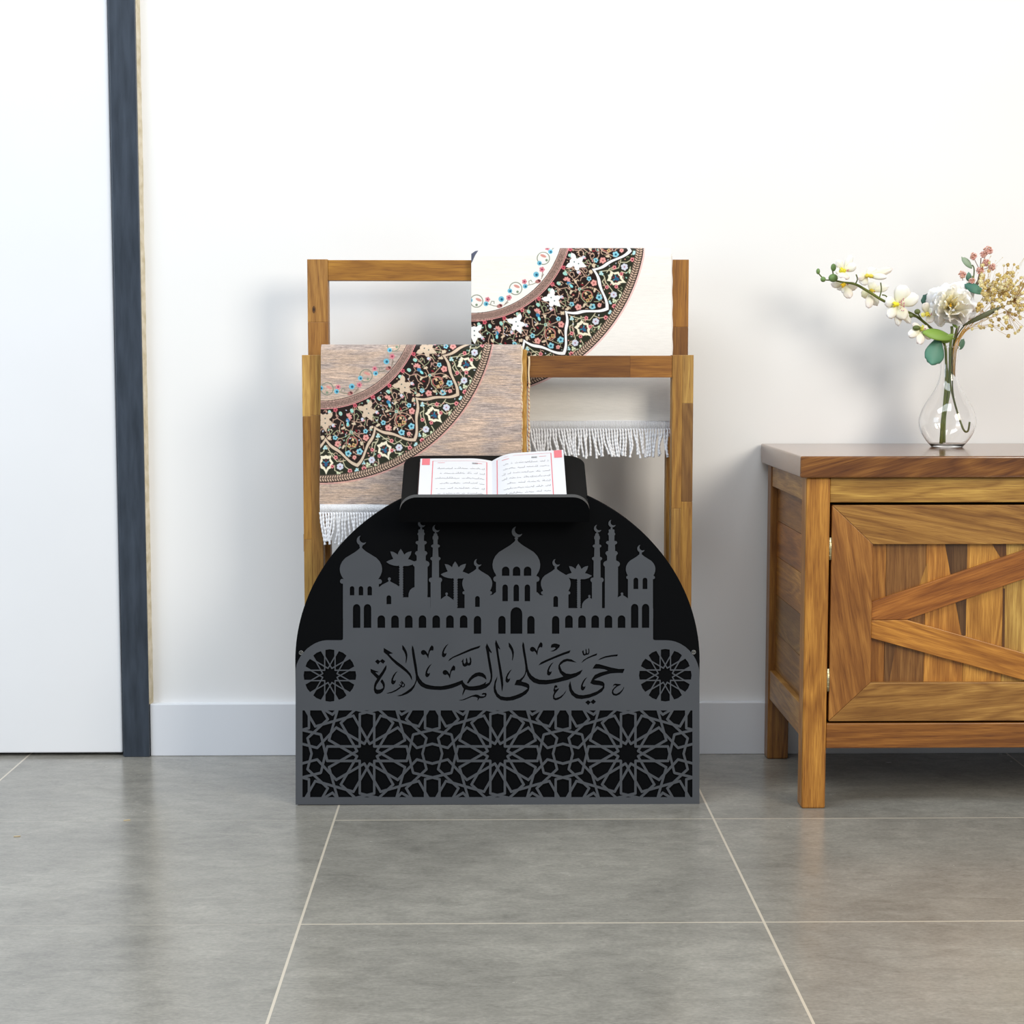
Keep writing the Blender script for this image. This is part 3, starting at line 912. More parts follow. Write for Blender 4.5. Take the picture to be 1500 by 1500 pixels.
def slab(poly, f0, f1, mi_edge=0):
    n = len(poly)
    m_ = MB()
    m_.add([f0(*q) for q in poly] + [f1(*q) for q in poly], [tuple(range(n)), tuple(range(2 * n - 1, n - 1, -1))])
    m_.add([f0(*q) for q in poly] + [f1(*q) for q in poly], [(i, i + n, (i + 1) % n + n, (i + 1) % n) for i in range(n)], mi=mi_edge)
    return m_


pr = rounded(hw, DT, 0.030)
m_ = slab(pr, lambda a, b: tloc(a, b, 0.0), lambda a, b: tloc(a, b, -TT))
m_.build('tray', M['black_tray'], stand, bevel=0.0008)
pr = rounded(hw, 0.047, 0.028)
m_ = slab(pr, lambda a, b: tloc(a, -0.0002, b - TT), lambda a, b: tloc(a, 0.0085, b - TT), 1)
o = m_.build('lip', [M['black'], M['edge']], stand)
# feet behind the board
for s in (-1, 1):
    mb = MB()
    x0 = stand.location.x + s * 0.085
    side = [(YS + 0.018, 0.0), (YS + 0.105, 0.0), (YS + 0.105, 0.06), (YS + 0.09, 0.45), (YS + 0.105, ZB + (YS + 0.105 - YB) * math.tan(AL) - 0.013), (YS + 0.018, ZB + (YS + 0.018 - YB) * math.tan(AL) - 0.013)]
    n = len(side)
    mb.add([(x0 - 0.008, a, b) for a, b in side] + [(x0 + 0.008, a, b) for a, b in side],
           [tuple(range(n)), tuple(range(2 * n - 1, n - 1, -1))] + [(i, i + n, (i + 1) % n + n, (i + 1) % n) for i in range(n)])
    mb.build('support_leg', M['black'], stand)
for px in (441.2, 1016.0):
    mb = MB(); c = pt(px, 956.0 if px < 700 else 955.3, YS)
    ring = [(c + Vector((math.cos(a), 0, math.sin(a))) * 0.0030 + Vector((0, -0.0012, 0))) for a in [2 * math.pi * i / 16 for i in range(17)]]
    mb.tube(ring, 0.0010, n=6, caps=False)
    mb.tube([c + Vector((0, 0.0005, 0)), c + Vector((0, -0.0010, 0))], 0.0026, n=14)
    mb.build('screw', M['screw'], stand)

# ------------------------------------------------------------------ open book on the tray
book = thing('open_book', tuple(tloc(0, 0.09, 0.0)), 'open book with printed Arabic pages and rose corner marks lying on the black tray', 'book')
BW, B0, B1 = 0.1195, 0.0105, 0.1665


def wp(u):
    """height of the page surface over the tray"""
    a = abs(u) / BW
    t = 0.0075 if u < 0 else 0.0185
    lo = 0.0062 if u < 0 else 0.0150
    return 0.0035 + (lo if u < 0 else lo) * (1 - (1 - min(a * 3.2, 1)) ** 2) * (0.85 + 0.25 * a) - (0.002 if u < 0 else 0.0) * a + (0.0 if u < 0 else 0.003 * a)


uc = -0.004
for s, nm in ((-1, 'left_pages'), (1, 'right_pages')):
    NU = 26
    mb = MB()
    top, bot = [], []
    us = [s * BW * i / NU for i in range(NU + 1)]
    vs, fs = [], []
    for u in us:
        sk = 0.0 if s < 0 else 0.004 * abs(u) / BW
        for v_ in (B0, B1 + sk):
            vs.append(tloc(uc + u, v_, wp(u if u else s * 1e-6)))
            vs.append(tloc(uc + u * 0.985, v_ - (0.001 if v_ > 0.1 else 0), 0.0022))
    for i in range(NU):
        a = i * 4; b = a + 4
        q = [(a, b, b + 2, a + 2)]
        fs += q if s > 0 else [f[::-1] for f in q]
    mb.add(vs, fs, mi=0, smooth=True)
    fs = []
    for i in range(NU):
        a = i * 4; b = a + 4
        fs += [(a, a + 1, b + 1, b), (a + 2, b + 2, b + 3, a + 3), (a + 1, a + 3, b + 3, b + 1)]
    e = NU * 4
    fs += [(e, e + 2, e + 3, e + 1)]
    if s < 0: fs = [f[::-1] for f in fs]
    mb.add(vs, fs, mi=1)
    pg = mb.build(nm, [M['paper'], M['paper_edge']], book)
    # printing
    r = random.Random(5 + s)
    ink, red = MB(), MB()

    def ribbon(m_, p, w):
        """flat printed stroke on the page"""
        vs, fs = [], []
        for i, (u, v_) in enumerate(p):
            a = p[max(0, i - 1)]; b = p[min(len(p) - 1, i + 1)]
            dx, dy = b[0] - a[0], b[1] - a[1]; L = math.hypot(dx, dy) + 1e-9
            nx, ny = -dy / L * w / 2, dx / L * w / 2
            for q in (1, -1):
                uu, vv = u + nx * q, v_ + ny * q
                vs.append(tloc(uc + uu, vv, wp(uu) + 0.00035))
        for i in range(len(p) - 1):
            fs.append((i * 2, i * 2 + 1, i * 2 + 3, i * 2 + 2))
        m_.add(vs, fs)
    sk = lambda u: 0.004 * abs(u) / BW if s > 0 else 0.0
    ui, uo = 0.0085, 0.0985
    for u in (ui, uo):
        ribbon(red, [(s * u, B0 + 0.002), (s * u, 0.08), (s * u, B1 - 0.008 + sk(u))], 0.0014)
    ribbon(red, [(s * (ui + (uo - ui) * k / 6), B1 - 0.008 + sk(ui + (uo - ui) * k / 6)) for k in range(7)], 0.0005)
    ribbon(red, [(s * (ui + 0.008 + 0.012 * k / 3), B1 - 0.015) for k in range(4)], 0.0013)
    ribbon(red, [(s * (uo - 0.02 + 0.012 * k / 3), B1 - 0.014) for k in range(4)], 0.0009)
    vsq = []
    for k in range(5):
        u = 0.1035 + (0.1165 - 0.1035) * k / 4
        for v_ in (B1 - 0.021, B1 - 0.0008 + sk(u)):
            vsq.append(tloc(uc + s * u, v_, wp(s * u) + 0.00035))
    red.add(vsq, [(2 * k, 2 * k + 2, 2 * k + 3, 2 * k + 1) for k in range(4)])
    for ln in range(8):
        v0 = B1 - 0.033 - ln * 0.0155
        if v0 < B0 + 0.004: break
        u = uo - 0.004
        while u > ui + 0.006:
            L = r.choice((0.003, 0.005, 0.008, 0.011))
            if u - L < ui + 0.004: break
            k = max(3, int(L / 0.0011)); p = []
            for i in range(k + 1):
                t = i / k
                p.append((s * (u - L * t) if s > 0 else s * (uo + ui - u + 0 + L * t), v0 + sk(u) + r.choice((0, 0, 0.0, 0.0007, 0.0021, -0.0009)) * (1 if 0 < i < k else 0.3)))
            ribbon(ink, p, 0.0008)
            if r.random() < .6:
                q = p[len(p) // 2]; ribbon(ink, [(q[0], q[1] + 0.0032), (q[0] + 0.0008, q[1] + 0.0034)], 0.0007)
            if r.random() < .4:
                q = p[0]; ribbon(ink, [(q[0], q[1]), (q[0] + 0.0002, q[1] + 0.0045)], 0.0006)
            u -= L + r.choice((0.001, 0.0015, 0.004))
    # header word
    hu = 0.024 if s < 0 else 0.066
    for k in range(6):
        a = hu + 0.0016 * k
        ribbon(ink, [(s * a, B1 - 0.0175), (s * (a + 0.0006), B1 - 0.0135)], 0.0010)
    ribbon(ink, [(s * (hu + 0.009 * k / 3), B1 - 0.0178) for k in range(4)], 0.0009)
    o = red.build('page_border', M['red_ink']); sub(o, pg)
    o = ink.build('printed_text', M['ink']); sub(o, pg)
# hard cover under the pages
mb = MB()
vs = [tloc(uc + u, v_, w) for u in (-BW - 0.002, BW + 0.002) for v_ in (B0 - 0.001, B1 + 0.0005) for w in (0.0004, 0.0021)]
mb.add(vs, [(0, 1, 3, 2), (4, 6, 7, 5), (0, 4, 5, 1), (2, 3, 7, 6), (0, 2, 6, 4), (1, 5, 7, 3)])
mb.build('cover', M['cover'], book)

# ------------------------------------------------------------------ rack of finger-jointed wood
YF, YR, TH_P = 2.905, 2.985, 0.032
rack = thing('towel_rack', (X(729, 700, YR), (YF + YR) / 2, 0), 'two-tier oak hanging rack with two open frames behind the black stand', 'rack')


def post(px0, px1, pytop, Y, segs, name):
    x0, x1 = X(px0, pytop + 20, Y), X(px1, pytop + 20, Y)
    zt_ = Z(pytop, Y)
    m_ = MB()
    k = len(segs)
    for c in range(k):
        xa_, xb_ = x0 + (x1 - x0) * segs[c][0], x0 + (x1 - x0) * segs[c][1]
        z = zt_
        for (py, col) in segs[c][2]:
            zz = Z(py, Y) if py < 2000 else 0.0
            m_.box(xa_, xb_, Y, Y + TH_P, zz, z, axis=2, col=col)
            z = zz
    return m_.build(name, M['wood'], rack, bevel=0.0007)


G1, G2, G3, G4, G5 = (170, 130, 63), (148, 108, 49), (185, 144, 75), (129, 91, 42), (158, 114, 47)
post(442.3, 471, 520, YF, [(0, .42, [(610, G3), (790, G5), (2001, G1)]), (.42, 1, [(608, G1), (900, G2), (2001, G5)])], 'front_post')
post(985, 1016, 520, YF, [(0, .48, [(745, G5), (2001, G2)]), (.48, 1, [(591, G1), (735, G4), (2001, G5)])], 'front_post')
post(450, 480, 380, YR, [(0, 1, [(472, (181, 134, 67)), (640, (154, 106, 47)), (2001, G5)])], 'rear_post')
post(978.5, 1009, 380, YR, [(0, 1, [(479, (150, 99, 32)), (640, (131, 85, 29)), (2001, G5)])], 'rear_post')


def rail(px0, px1, y0, y1, Y, segs, name, inset=0.0015):
    m_ = MB(); z1_, z0_ = Z(y0, Y), Z(y1, Y)
    for a, b, col in segs:
        m_.box(X(px0 + (px1 - px0) * a, y0, Y), X(px0 + (px1 - px0) * b, y0, Y), Y + inset, Y + TH_P - inset, z0_, z1_, axis=0, col=col)
    return m_.build(name, M['wood'], rack, bevel=0.0006)


rail(471, 985, 521, 553, YF, [(0, .27, G2), (.27, .55, G1), (.55, .88, (125, 79, 26)), (.88, 1, (144, 93, 31))], 'front_rail')
rail(480, 978.5, 381, 411, YR, [(0, .5, (164, 114, 39)), (.5, 1, G2)], 'rear_rail')
rail(471, 985, 1095, 1127, YF, [(0, .5, G1), (.5, 1, G2)], 'lower_rail')
for px in (461.5, 993):
    x0 = X(px, 1100, YR)
    m_ = MB(); m_.box(x0 - 0.011, x0 + 0.011, YF + TH_P, YR, 0.055, 0.085, axis=1, col=G2)
    m_.build('side_spacer', M['wood'], rack)
    m_ = MB(); m_.box(x0 - 0.011, x0 + 0.011, YF + TH_P, YR, 0.40, 0.43, axis=1, col=G2)
    m_.build('side_spacer', M['wood'], rack)
# a dark knot on the left rear post
kc = pt(459.8, 453.5, YR - 0.0003)
mb = MB()
for r0, cc in ((0.0042, (98, 63, 27)), (0.0018, (41, 24, 11))):
    n = 18; dz = 0.0003 if r0 < 0.003 else 0.0
    mb.add([(kc.x + r0 * .7 * math.cos(2 * math.pi * i / n), kc.y - dz, kc.z + r0 * 1.5 * math.sin(2 * math.pi * i / n)) for i in range(n)], [tuple(range(n))], axis=2, col=cc)
mb.build('wood_knot', M['wood'], rack)

# ------------------------------------------------------------------ rugs: the weave is drawn into a fine grid of vertices
class Cloth:
    def __init__(s, x0, x1, y0, y1, st=0.5):
        s.x0, s.y0, s.st = x0, y0, st
        s.nx = int(round((x1 - x0) / st)) + 1; s.ny = int(round((y1 - y0) / st)) + 1
        s.gx, s.gy = np.meshgrid(x0 + np.arange(s.nx) * st, y0 + np.arange(s.ny) * st)
        s.a = np.zeros((s.ny, s.nx, 3))

    def win(s, x0, x1, y0, y1):
        i0 = max(0, int((y0 - 1 - s.y0) / s.st)); i1 = min(s.ny, int((y1 + 1 - s.y0) / s.st) + 2)
        j0 = max(0, int((x0 - 1 - s.x0) / s.st)); j1 = min(s.nx, int((x1 + 1 - s.x0) / s.st) + 2)
        if i1 <= i0 or j1 <= j0: return None
        return slice(i0, i1), slice(j0, j1)

    def blend(s, w, d, col):
        al = np.clip(0.5 - d / 0.6, 0, 1)[..., None]
        s.a[w] = s.a[w] * (1 - al) + np.array(col, float) * al

    def disc(s, x, y, r, col):
        w = s.win(x - r, x + r, y - r, y + r)
        if w: s.blend(w, np.hypot(s.gx[w] - x, s.gy[w] - y) - r, col)

    def ell(s, x, y, rx, ry, ang, col):
        R = max(rx, ry); w = s.win(x - R, x + R, y - R, y + R)
        if not w: return
        c, sn = math.cos(ang), math.sin(ang)
        u = (s.gx[w] - x) * c + (s.gy[w] - y) * sn; v_ = -(s.gx[w] - x) * sn + (s.gy[w] - y) * c
        s.blend(w, (np.hypot(u / rx, v_ / ry) - 1) * min(rx, ry), col)

    def ring(s, x, y, r, t, col):
        w = s.win(x - r - t, x + r + t, y - r - t, y + r + t)
        if w: s.blend(w, np.abs(np.hypot(s.gx[w] - x, s.gy[w] - y) - r) - t, col)

    def line(s, p, t, col):
        for a, b in zip(p[:-1], p[1:]):
            w = s.win(min(a[0], b[0]) - t, max(a[0], b[0]) + t, min(a[1], b[1]) - t, max(a[1], b[1]) + t)
            if w: s.blend(w, sdf_seg(a, b, s.gx[w], s.gy[w]) - t, col)

    def poly(s, p, col):
        p = np.array(p, float); w = s.win(p[:, 0].min(), p[:, 0].max(), p[:, 1].min(), p[:, 1].max())
        if w: s.blend(w, sdf_poly(p, s.gx[w], s.gy[w]), col)

    def flower(s, x, y, r, col, mid, n=5, rot=0.0, midr=.34):
        for k in range(n):
            a = rot + 2 * math.pi * k / n
            s.disc(x + math.cos(a) * r * .58, y + math.sin(a) * r * .58, r * .42, col)
        s.disc(x, y, r * midr, mid)


def weave_pattern(c, C, a_in, ground, pale, rnd):
    """the ring of flowers; C is the middle of the medallion, a_in the bearing of one inward cusp in degrees"""
    r_ = np.hypot(c.gx - C[0], c.gy - C[1]); th = np.arctan2(c.gy - C[1], c.gx - C[0])
    band = (r_ > 134.5) & (r_ < 253.5)
    DK, DG = np.array((36, 25, 22.)), np.array((42, 44, 32.))
    # scalloped line radius as a function of bearing
    ph = ((np.degrees(th) - a_in) / 22.4) % 1.0
    t = np.minimum(ph, 1 - ph) * 2                      # 0 at inward cusp, 1 at outward cusp
    rs = 191.0 + 44 * t + 1.7 * np.sin(t * math.pi * 3)
    inn = r_ < rs
    c.a[band & inn] = DK; c.a[band & ~inn] = DG

    def pol(r, adeg): return (C[0] + r * math.cos(math.radians(adeg)), C[1] + r * math.sin(math.radians(adeg)))
    CW, aref = (692.6, 324.6), 22.0
    ks = range(-3, 7)

    def rep(zx, zy, step=22.4, fx=(745, 355, 7.5), ref=None):
        x = fx[0] + zx / fx[2] - CW[0]; y = fx[1] + zy / fx[2] - CW[1]
        r = math.hypot(x, y); a = math.degrees(math.atan2(y, x)) - aref
        return r, a
    vine, vine2 = (196, 160, 138), (150, 156, 122)
    lb, lbd = (136, 196, 210), (34, 92, 114)
    pk, pkd, rd = (220, 152, 144), (196, 84, 84), (196, 88, 100)
    mint, lil, crm, och = (162, 206, 190), (204, 206, 218), (212, 192, 164), (200, 168, 112)

    def mpts(pts, k):
        out = []
        for zx, zy in pts:
            r, a = rep(zx, zy); out.append(pol(r, a_in + a + 22.4 * k))
        return out
    curves = [[(605, 285), (635, 330), (700, 395), (745, 455), (780, 522)], [(483, 468), (560, 520), (640, 505), (700, 545), (780, 522)],
              [(780, 522), (840, 490), (890, 440), (885, 408), (840, 380), (800, 395), (790, 430)], [(780, 522), (770, 600), (740, 660), (693, 688), (650, 660), (655, 615), (690, 605)],
              [(780, 522), (850, 540), (905, 560), (930, 610), (900, 660), (840, 665), (800, 620), (800, 570)], [(780, 522), (900, 500), (960, 520), (1005, 560)],
              [(780, 522), (800, 620), (850, 680), (900, 735)], [(700, 395), (670, 370), (680, 335), (715, 340), (725, 380)], [(560, 520), (545, 570), (570, 600), (600, 575)],
              [(640, 300), (690, 290), (760, 300), (810, 330), (830, 370)], [(520, 600), (560, 660), (620, 700), (680, 740)], [(830, 240), (880, 200), (905, 240), (880, 290)],
              [(600, 720), (560, 690), (520, 720), (530, 770)], [(700, 430), (760, 390), (800, 330)], [(620, 520), (650, 580), (700, 620)], [(940, 660), (985, 660), (1020, 640)],
              [(735, 700), (790, 750), (860, 760)]]
    outer = [[(1000, 340), (1050, 380), (1070, 450), (1110, 500), (1140, 540), (1120, 600), (1090, 650)], [(1000, 330), (1080, 320), (1150, 310), (1210, 290), (1230, 230), (1240, 180)],
             [(1240, 330), (1290, 350), (1330, 320), (1340, 280)], [(1200, 530), (1240, 560), (1250, 620), (1200, 640), (1160, 700)], [(1100, 660), (1080, 720), (1120, 760)],
             [(1240, 230), (1300, 230), (1350, 200)], [(1060, 400), (1030, 440), (1060, 490)], [(1080, 340), (1110, 300), (1160, 280)]]
    for k in ks:
        for p in curves: c.line(mpts(p, k), 0.55, vine if rnd.random() < .6 else vine2)
        for p in outer: c.line(mpts(p, k), 0.65, (196, 190, 158))
        for _ in range(80):                                # buds and leaflets between the vines
            r = rnd.uniform(150, 246); a = a_in + 22.4 * k + rnd.uniform(-11, 11); q = pol(r, a)
            c.ell(q[0], q[1], rnd.uniform(.9, 1.7), rnd.uniform(.6, 1.0), rnd.uniform(0, 3.14), rnd.choice((vine, crm, mint, pk, lil, (190, 176, 140))))

        for _ in range(34):                                # small tendrils
            r = rnd.uniform(150, 244); a = a_in + 22.4 * k + rnd.uniform(-11, 11); q = pol(r, a)
            a0 = rnd.uniform(0, 6.28); R0 = rnd.uniform(2.2, 6.0); sw = rnd.choice((-1, 1)) * rnd.uniform(2.2, 4.6)
            pp = [(q[0] + R0 * (1 - .5 * t_) * math.cos(a0 + sw * t_), q[1] + R0 * (1 - .5 * t_) * math.sin(a0 + sw * t_)) for t_ in (0, .2, .4, .6, .8, 1)]
            c.line(pp, .42, rnd.choice((vine, vine, (206, 176, 150), vine2, (186, 140, 130))))

        def P(zx, zy): return mpts([(zx, zy)], k)[0]
        rot = math.radians(a_in + 22.4 * k)
        for x, y in ((945, 535), (830, 700), (735, 440), (685, 555), (905, 335), (935, 272), (650, 735), (592, 785), (1000, 700)):
            q = P(x, y); an = rnd.uniform(0, 3.14)
            c.ell(q[0], q[1], 3.4, 1.6, an, crm); c.ell(q[0] + 1.5, q[1] - 1.2, 1.8, 1.0, an + 1, crm)
        for x, y, r in ((605, 285, 3.2), (483, 468, 3.4)): c.flower(*P(x, y), r, rd, (120, 50, 60), 5, rot)
        for x, y in ((620, 350), (552, 458), (455, 530)):
            q = P(x, y); c.ell(q[0], q[1], 3.2, 2.5, rot, mint); c.disc(q[0] + .5, q[1] + 1.8, 1.3, (140, 200, 190))
        for x, y in ((770, 338), (583, 608)):
            q = P(x, y); c.ell(q[0], q[1], 2.8, 2.3, rot, lil); c.ell(q[0] + 2, q[1] + 1.5, 1.6, 1.2, 0, (224, 150, 156))
        q = P(640, 428)
        for an in (-2.5, -1.8, -1.1, -.3, .5): c.ell(q[0] + 3.2 * math.cos(an + rot - .6), q[1] + 3.2 * math.sin(an + rot - .6), 2.6, 1.6, an + rot - .6, pk)
        q = P(662, 458); c.ell(q[0], q[1], 3.2, 2.6, rot, (58, 122, 160)); q = P(690, 488); c.ell(q[0], q[1], 3.2, 1.9, rot + .4, (136, 212, 214))
        q = P(865, 590); c.ring(q[0], q[1], 7.2, .55, (196, 108, 100))
        q = P(900, 605); c.flower(q[0], q[1], 3.3, och, (60, 40, 26), 4, rot, .3); q = P(868, 645); c.flower(q[0], q[1], 2.9, och, (60, 40, 26), 4, rot, .3)
        q = P(850, 570); c.ell(q[0], q[1], 3.0, 1.0, rot, (226, 196, 150)); c.ell(q[0], q[1], 3.0, .9, rot + 1.3, (226, 196, 150))
        c.flower(*P(780, 522), 2.6, mint, (90, 80, 70), 4, rot)
        for x, y in ((810, 475), (712, 585), (1015, 600)): c.ell(*P(x, y), 2.3, 1.2, rot, (128, 36, 44))
        for x, y, r in ((885, 408, 3.6), (995, 612, 4.9), (920, 715, 4.9), (693, 688, 3.8)): c.flower(*P(x, y), r, lb, lbd, 5, rot)
        for x, y, r in ((938, 455, 4.9), (765, 720, 4.9), (998, 698, 3.2)): c.flower(*P(x, y), r, pk, (150, 56, 60), 5, rot + .3, .2)
        # pale star flower on each inward bearing
        q = pol(163.8, a_in + 22.4 * k); ur = (math.cos(rot), math.sin(rot)); ut = (-ur[1], ur[0])
        L = lambda a, b: (q[0] + ur[0] * a + ut[0] * b, q[1] + ur[1] * a + ut[1] * b)
        c.disc(q[0], q[1], 6.4, pale)
        for a, b, e1, e2, an in ((-7, 6.5, 5.4, 3.6, 2.35), (-7, -6.5, 5.4, 3.6, -2.35), (3.5, 6, 4.6, 3.6, 1.1), (3.5, -6, 4.6, 3.6, -1.1), (-4, 0, 6, 5, 0)):
            p = L(a, b); c.ell(p[0], p[1], e1, e2, rot + an, pale)
        for sg_ in (1, -1): c.poly([L(-12.5, 11.5 * sg_), L(-4, 8.5 * sg_), L(-9, 3 * sg_)], pale)
        c.poly([L(3, 6), L(9, 4), L(16.5, 0), L(9, -4), L(3, -6)], pale)
        for dd in (-3.2, 3.6): c.disc(q[0] + ur[0] * dd, q[1] + ur[1] * dd, .95, (64, 84, 84))
        # outer zone
        q = pol(226, a_in + 22.4 * k)
        sh = [(-12, 0), (-10.5, 3), (-11, 8), (-6, 7), (-3, 9), (0, 11), (3, 8.5), (7.5, 7.5), (9, 4), (12, 2), (17, 0), (12, -2), (9, -4), (7.5, -7.5), (3, -8.5), (0, -11), (-3, -9), (-6, -7), (-11, -8), (-10.5, -3)]
        c.poly([(q[0] + ur[0] * a + ut[0] * b, q[1] + ur[1] * a + ut[1] * b) for a, b in sh], (236, 226, 200))
        c.poly([(q[0] + ur[0] * a * .58 + ut[0] * b * .66, q[1] + ur[1] * a * .58 + ut[1] * b * .66) for a, b in sh], (52, 48, 42))
        for an in range(6): c.ell(q[0] + 3.3 * math.cos(an * 1.05 + rot), q[1] + 3.3 * math.sin(an * 1.05 + rot), 2.0, .9, an * 1.05 + rot, (120, 44, 56) if an % 2 else (70, 140, 160))
        c.ell(q[0] + ur[0] * 1.5, q[1] + ur[1] * 1.5, 3.4, 2.4, rot, (44, 92, 128))
        for x, y, r in ((1240, 358, 2.9), (1183, 497, 2.9), (1165, 285, 3.1), (1080, 502, 3.0), (1160, 712, 3.6), (1362, 200, 3.5)): c.flower(*P(x, y), r, (222, 138, 140), (112, 28, 40), 5, rot)
        for x, y, r in ((1275, 280, 5.2), (1155, 585, 5.0)): c.flower(*P(x, y), r, lil, (170, 110, 130), 6, rot, .22)
        for x, y in ((1340, 330), (1232, 602), (1160, 650)):
            q2 = P(x, y)
            for an in (0, 2.1, 4.2): c.disc(q2[0] + 1.9 * math.cos(an), q2[1] + 1.9 * math.sin(an), 1.7, (206, 214, 178))
        for x, y in ((1120, 780), (1110, 672), (1385, 130), (1020, 350)):
            q2 = P(x, y)
            for an in (0.5, 2.6, 4.7): c.disc(q2[0] + 1.8 * math.cos(an), q2[1] + 1.8 * math.sin(an), 1.6, (176, 214, 216))
    # scalloped line itself, with a dark lining
    m1 = np.abs(r_ - rs)
    g_ = band
    grad = 1.42
    dd = m1 / grad
    al = np.clip((3.6 - dd) / .7, 0, 1) * g_
    c.a[:] = c.a * (1 - al[..., None]) + DK * al[..., None]
    al = np.clip((2.3 - dd) / .7, 0, 1) * g_
    c.a[:] = c.a * (1 - al[..., None]) + np.array(pale, float) * al[..., None]
    # the two guilloche borders
    for r0, r1_, br, ou in ((134.2, 146.0, (142, 116, 106), False), (243.2, 254.2, (164, 140, 122), True)):
        m = (r_ >= r0) & (r_ <= r1_)
        q = (r_ - r0) / (r1_ - r0); s_ = th * (r0 + r1_) / 2
        base = np.zeros(c.a.shape) + np.array(br, float)
        if ou:
            lum = np.where(np.abs(q - .5) < .38, np.where(np.sin(s_ * 1.75 + np.abs(q - .5) * 9) > 0.1, 1.28, .5), .55)
            lum = np.where(np.abs(q - .5) < .05, 0.55, lum)
        else:
            hsh = np.sin(s_ * 3.1) * np.sin(r_ * 3.0) + rnd_np.normal(0, .35, r_.shape)
            lum = np.where(hsh > 0.1, 1.22, .72)
            lum = np.where((q < .1) | (q > .9), .62, lum); lum = np.where((q > .1) & (q < .16), 1.4, lum); lum = np.where((q > .84) & (q < .9), 1.4, lum)
        c.a[m] = (base * lum[..., None])[m]
    m = (r_ > 253.4) & (r_ < 254.6); c.a[m] = (34, 26, 26)
    m = (r_ > 254.6) & (r_ < 257.2); c.a[m] = c.a[m] * .55 + np.array((226, 150, 142.)) * .45
    m = (r_ > 145.6) & (r_ < 146.8); c.a[m] = (214, 150, 146)
    # garland on the open ground inside the ring, twelvefold
    z4 = lambda zx, zy: rep(zx, zy, fx=(685, 355, 9.375))
    for k in range(-1, 3):
        def G(zx, zy):
            r, a = z4(zx, zy); return pol(r, a_in - 44.2 + aref + a + 29.7 * k)
        c.ring(*G(665, 640), 9.0, .6, (120, 128, 112))
        q = G(680, 610); c.ell(q[0], q[1], 4.6, 2.0, .4, (206, 146, 136)); c.disc(*G(690, 685), 1.8, (120, 140, 116))
        c.line([G(520, 850), G(555, 810), G(575, 765), G(600, 745)], .5, (128, 110, 100)); c.line([G(795, 605), G(850, 590), (G(900, 580)), G(960, 555)], .45, (120, 120, 100))
        c.line([G(850, 580), G(845, 540), G(875, 525), G(890, 550)], .45, (120, 128, 112)); c.line([G(560, 830), G(500, 870)], .45, (120, 110, 96))
        for x, y, r in ((585, 672, 3.4), (795, 608, 3.5), (468, 785, 4.2)):
            q = G(x, y); c.disc(q[0], q[1], r, (112, 180, 202)); c.disc(q[0] + .6, q[1] + .4, r * .45, (36, 92, 116))
        for x, y, r in ((572, 765, 4.2), (785, 545, 3.8)): c.flower(*G(x, y), r, (206, 128, 138), (140, 56, 76), 5)
        q = G(445, 880); c.ell(q[0], q[1], 4.4, 2.8, -.3, (176, 116, 112)); c.ell(q[0] + 1.4, q[1] - 1, 2.4, 1.4, .8, (90, 50, 50))


rnd_np = np.random.default_rng(3)


def smooth_noise(shape, sx, sy):
    a = rnd_np.normal(0, 1, shape)
    for ax, k in ((1, sx), (0, sy)):
        if k > 1:
            ker = np.hanning(k + 2)[1:-1]; ker /= ker.sum()
            a = np.apply_along_axis(lambda r: np.convolve(np.concatenate([r[-k:], r, r[:k]]), ker, 'same')[k:-k], ax, a)
    return a / a.std()


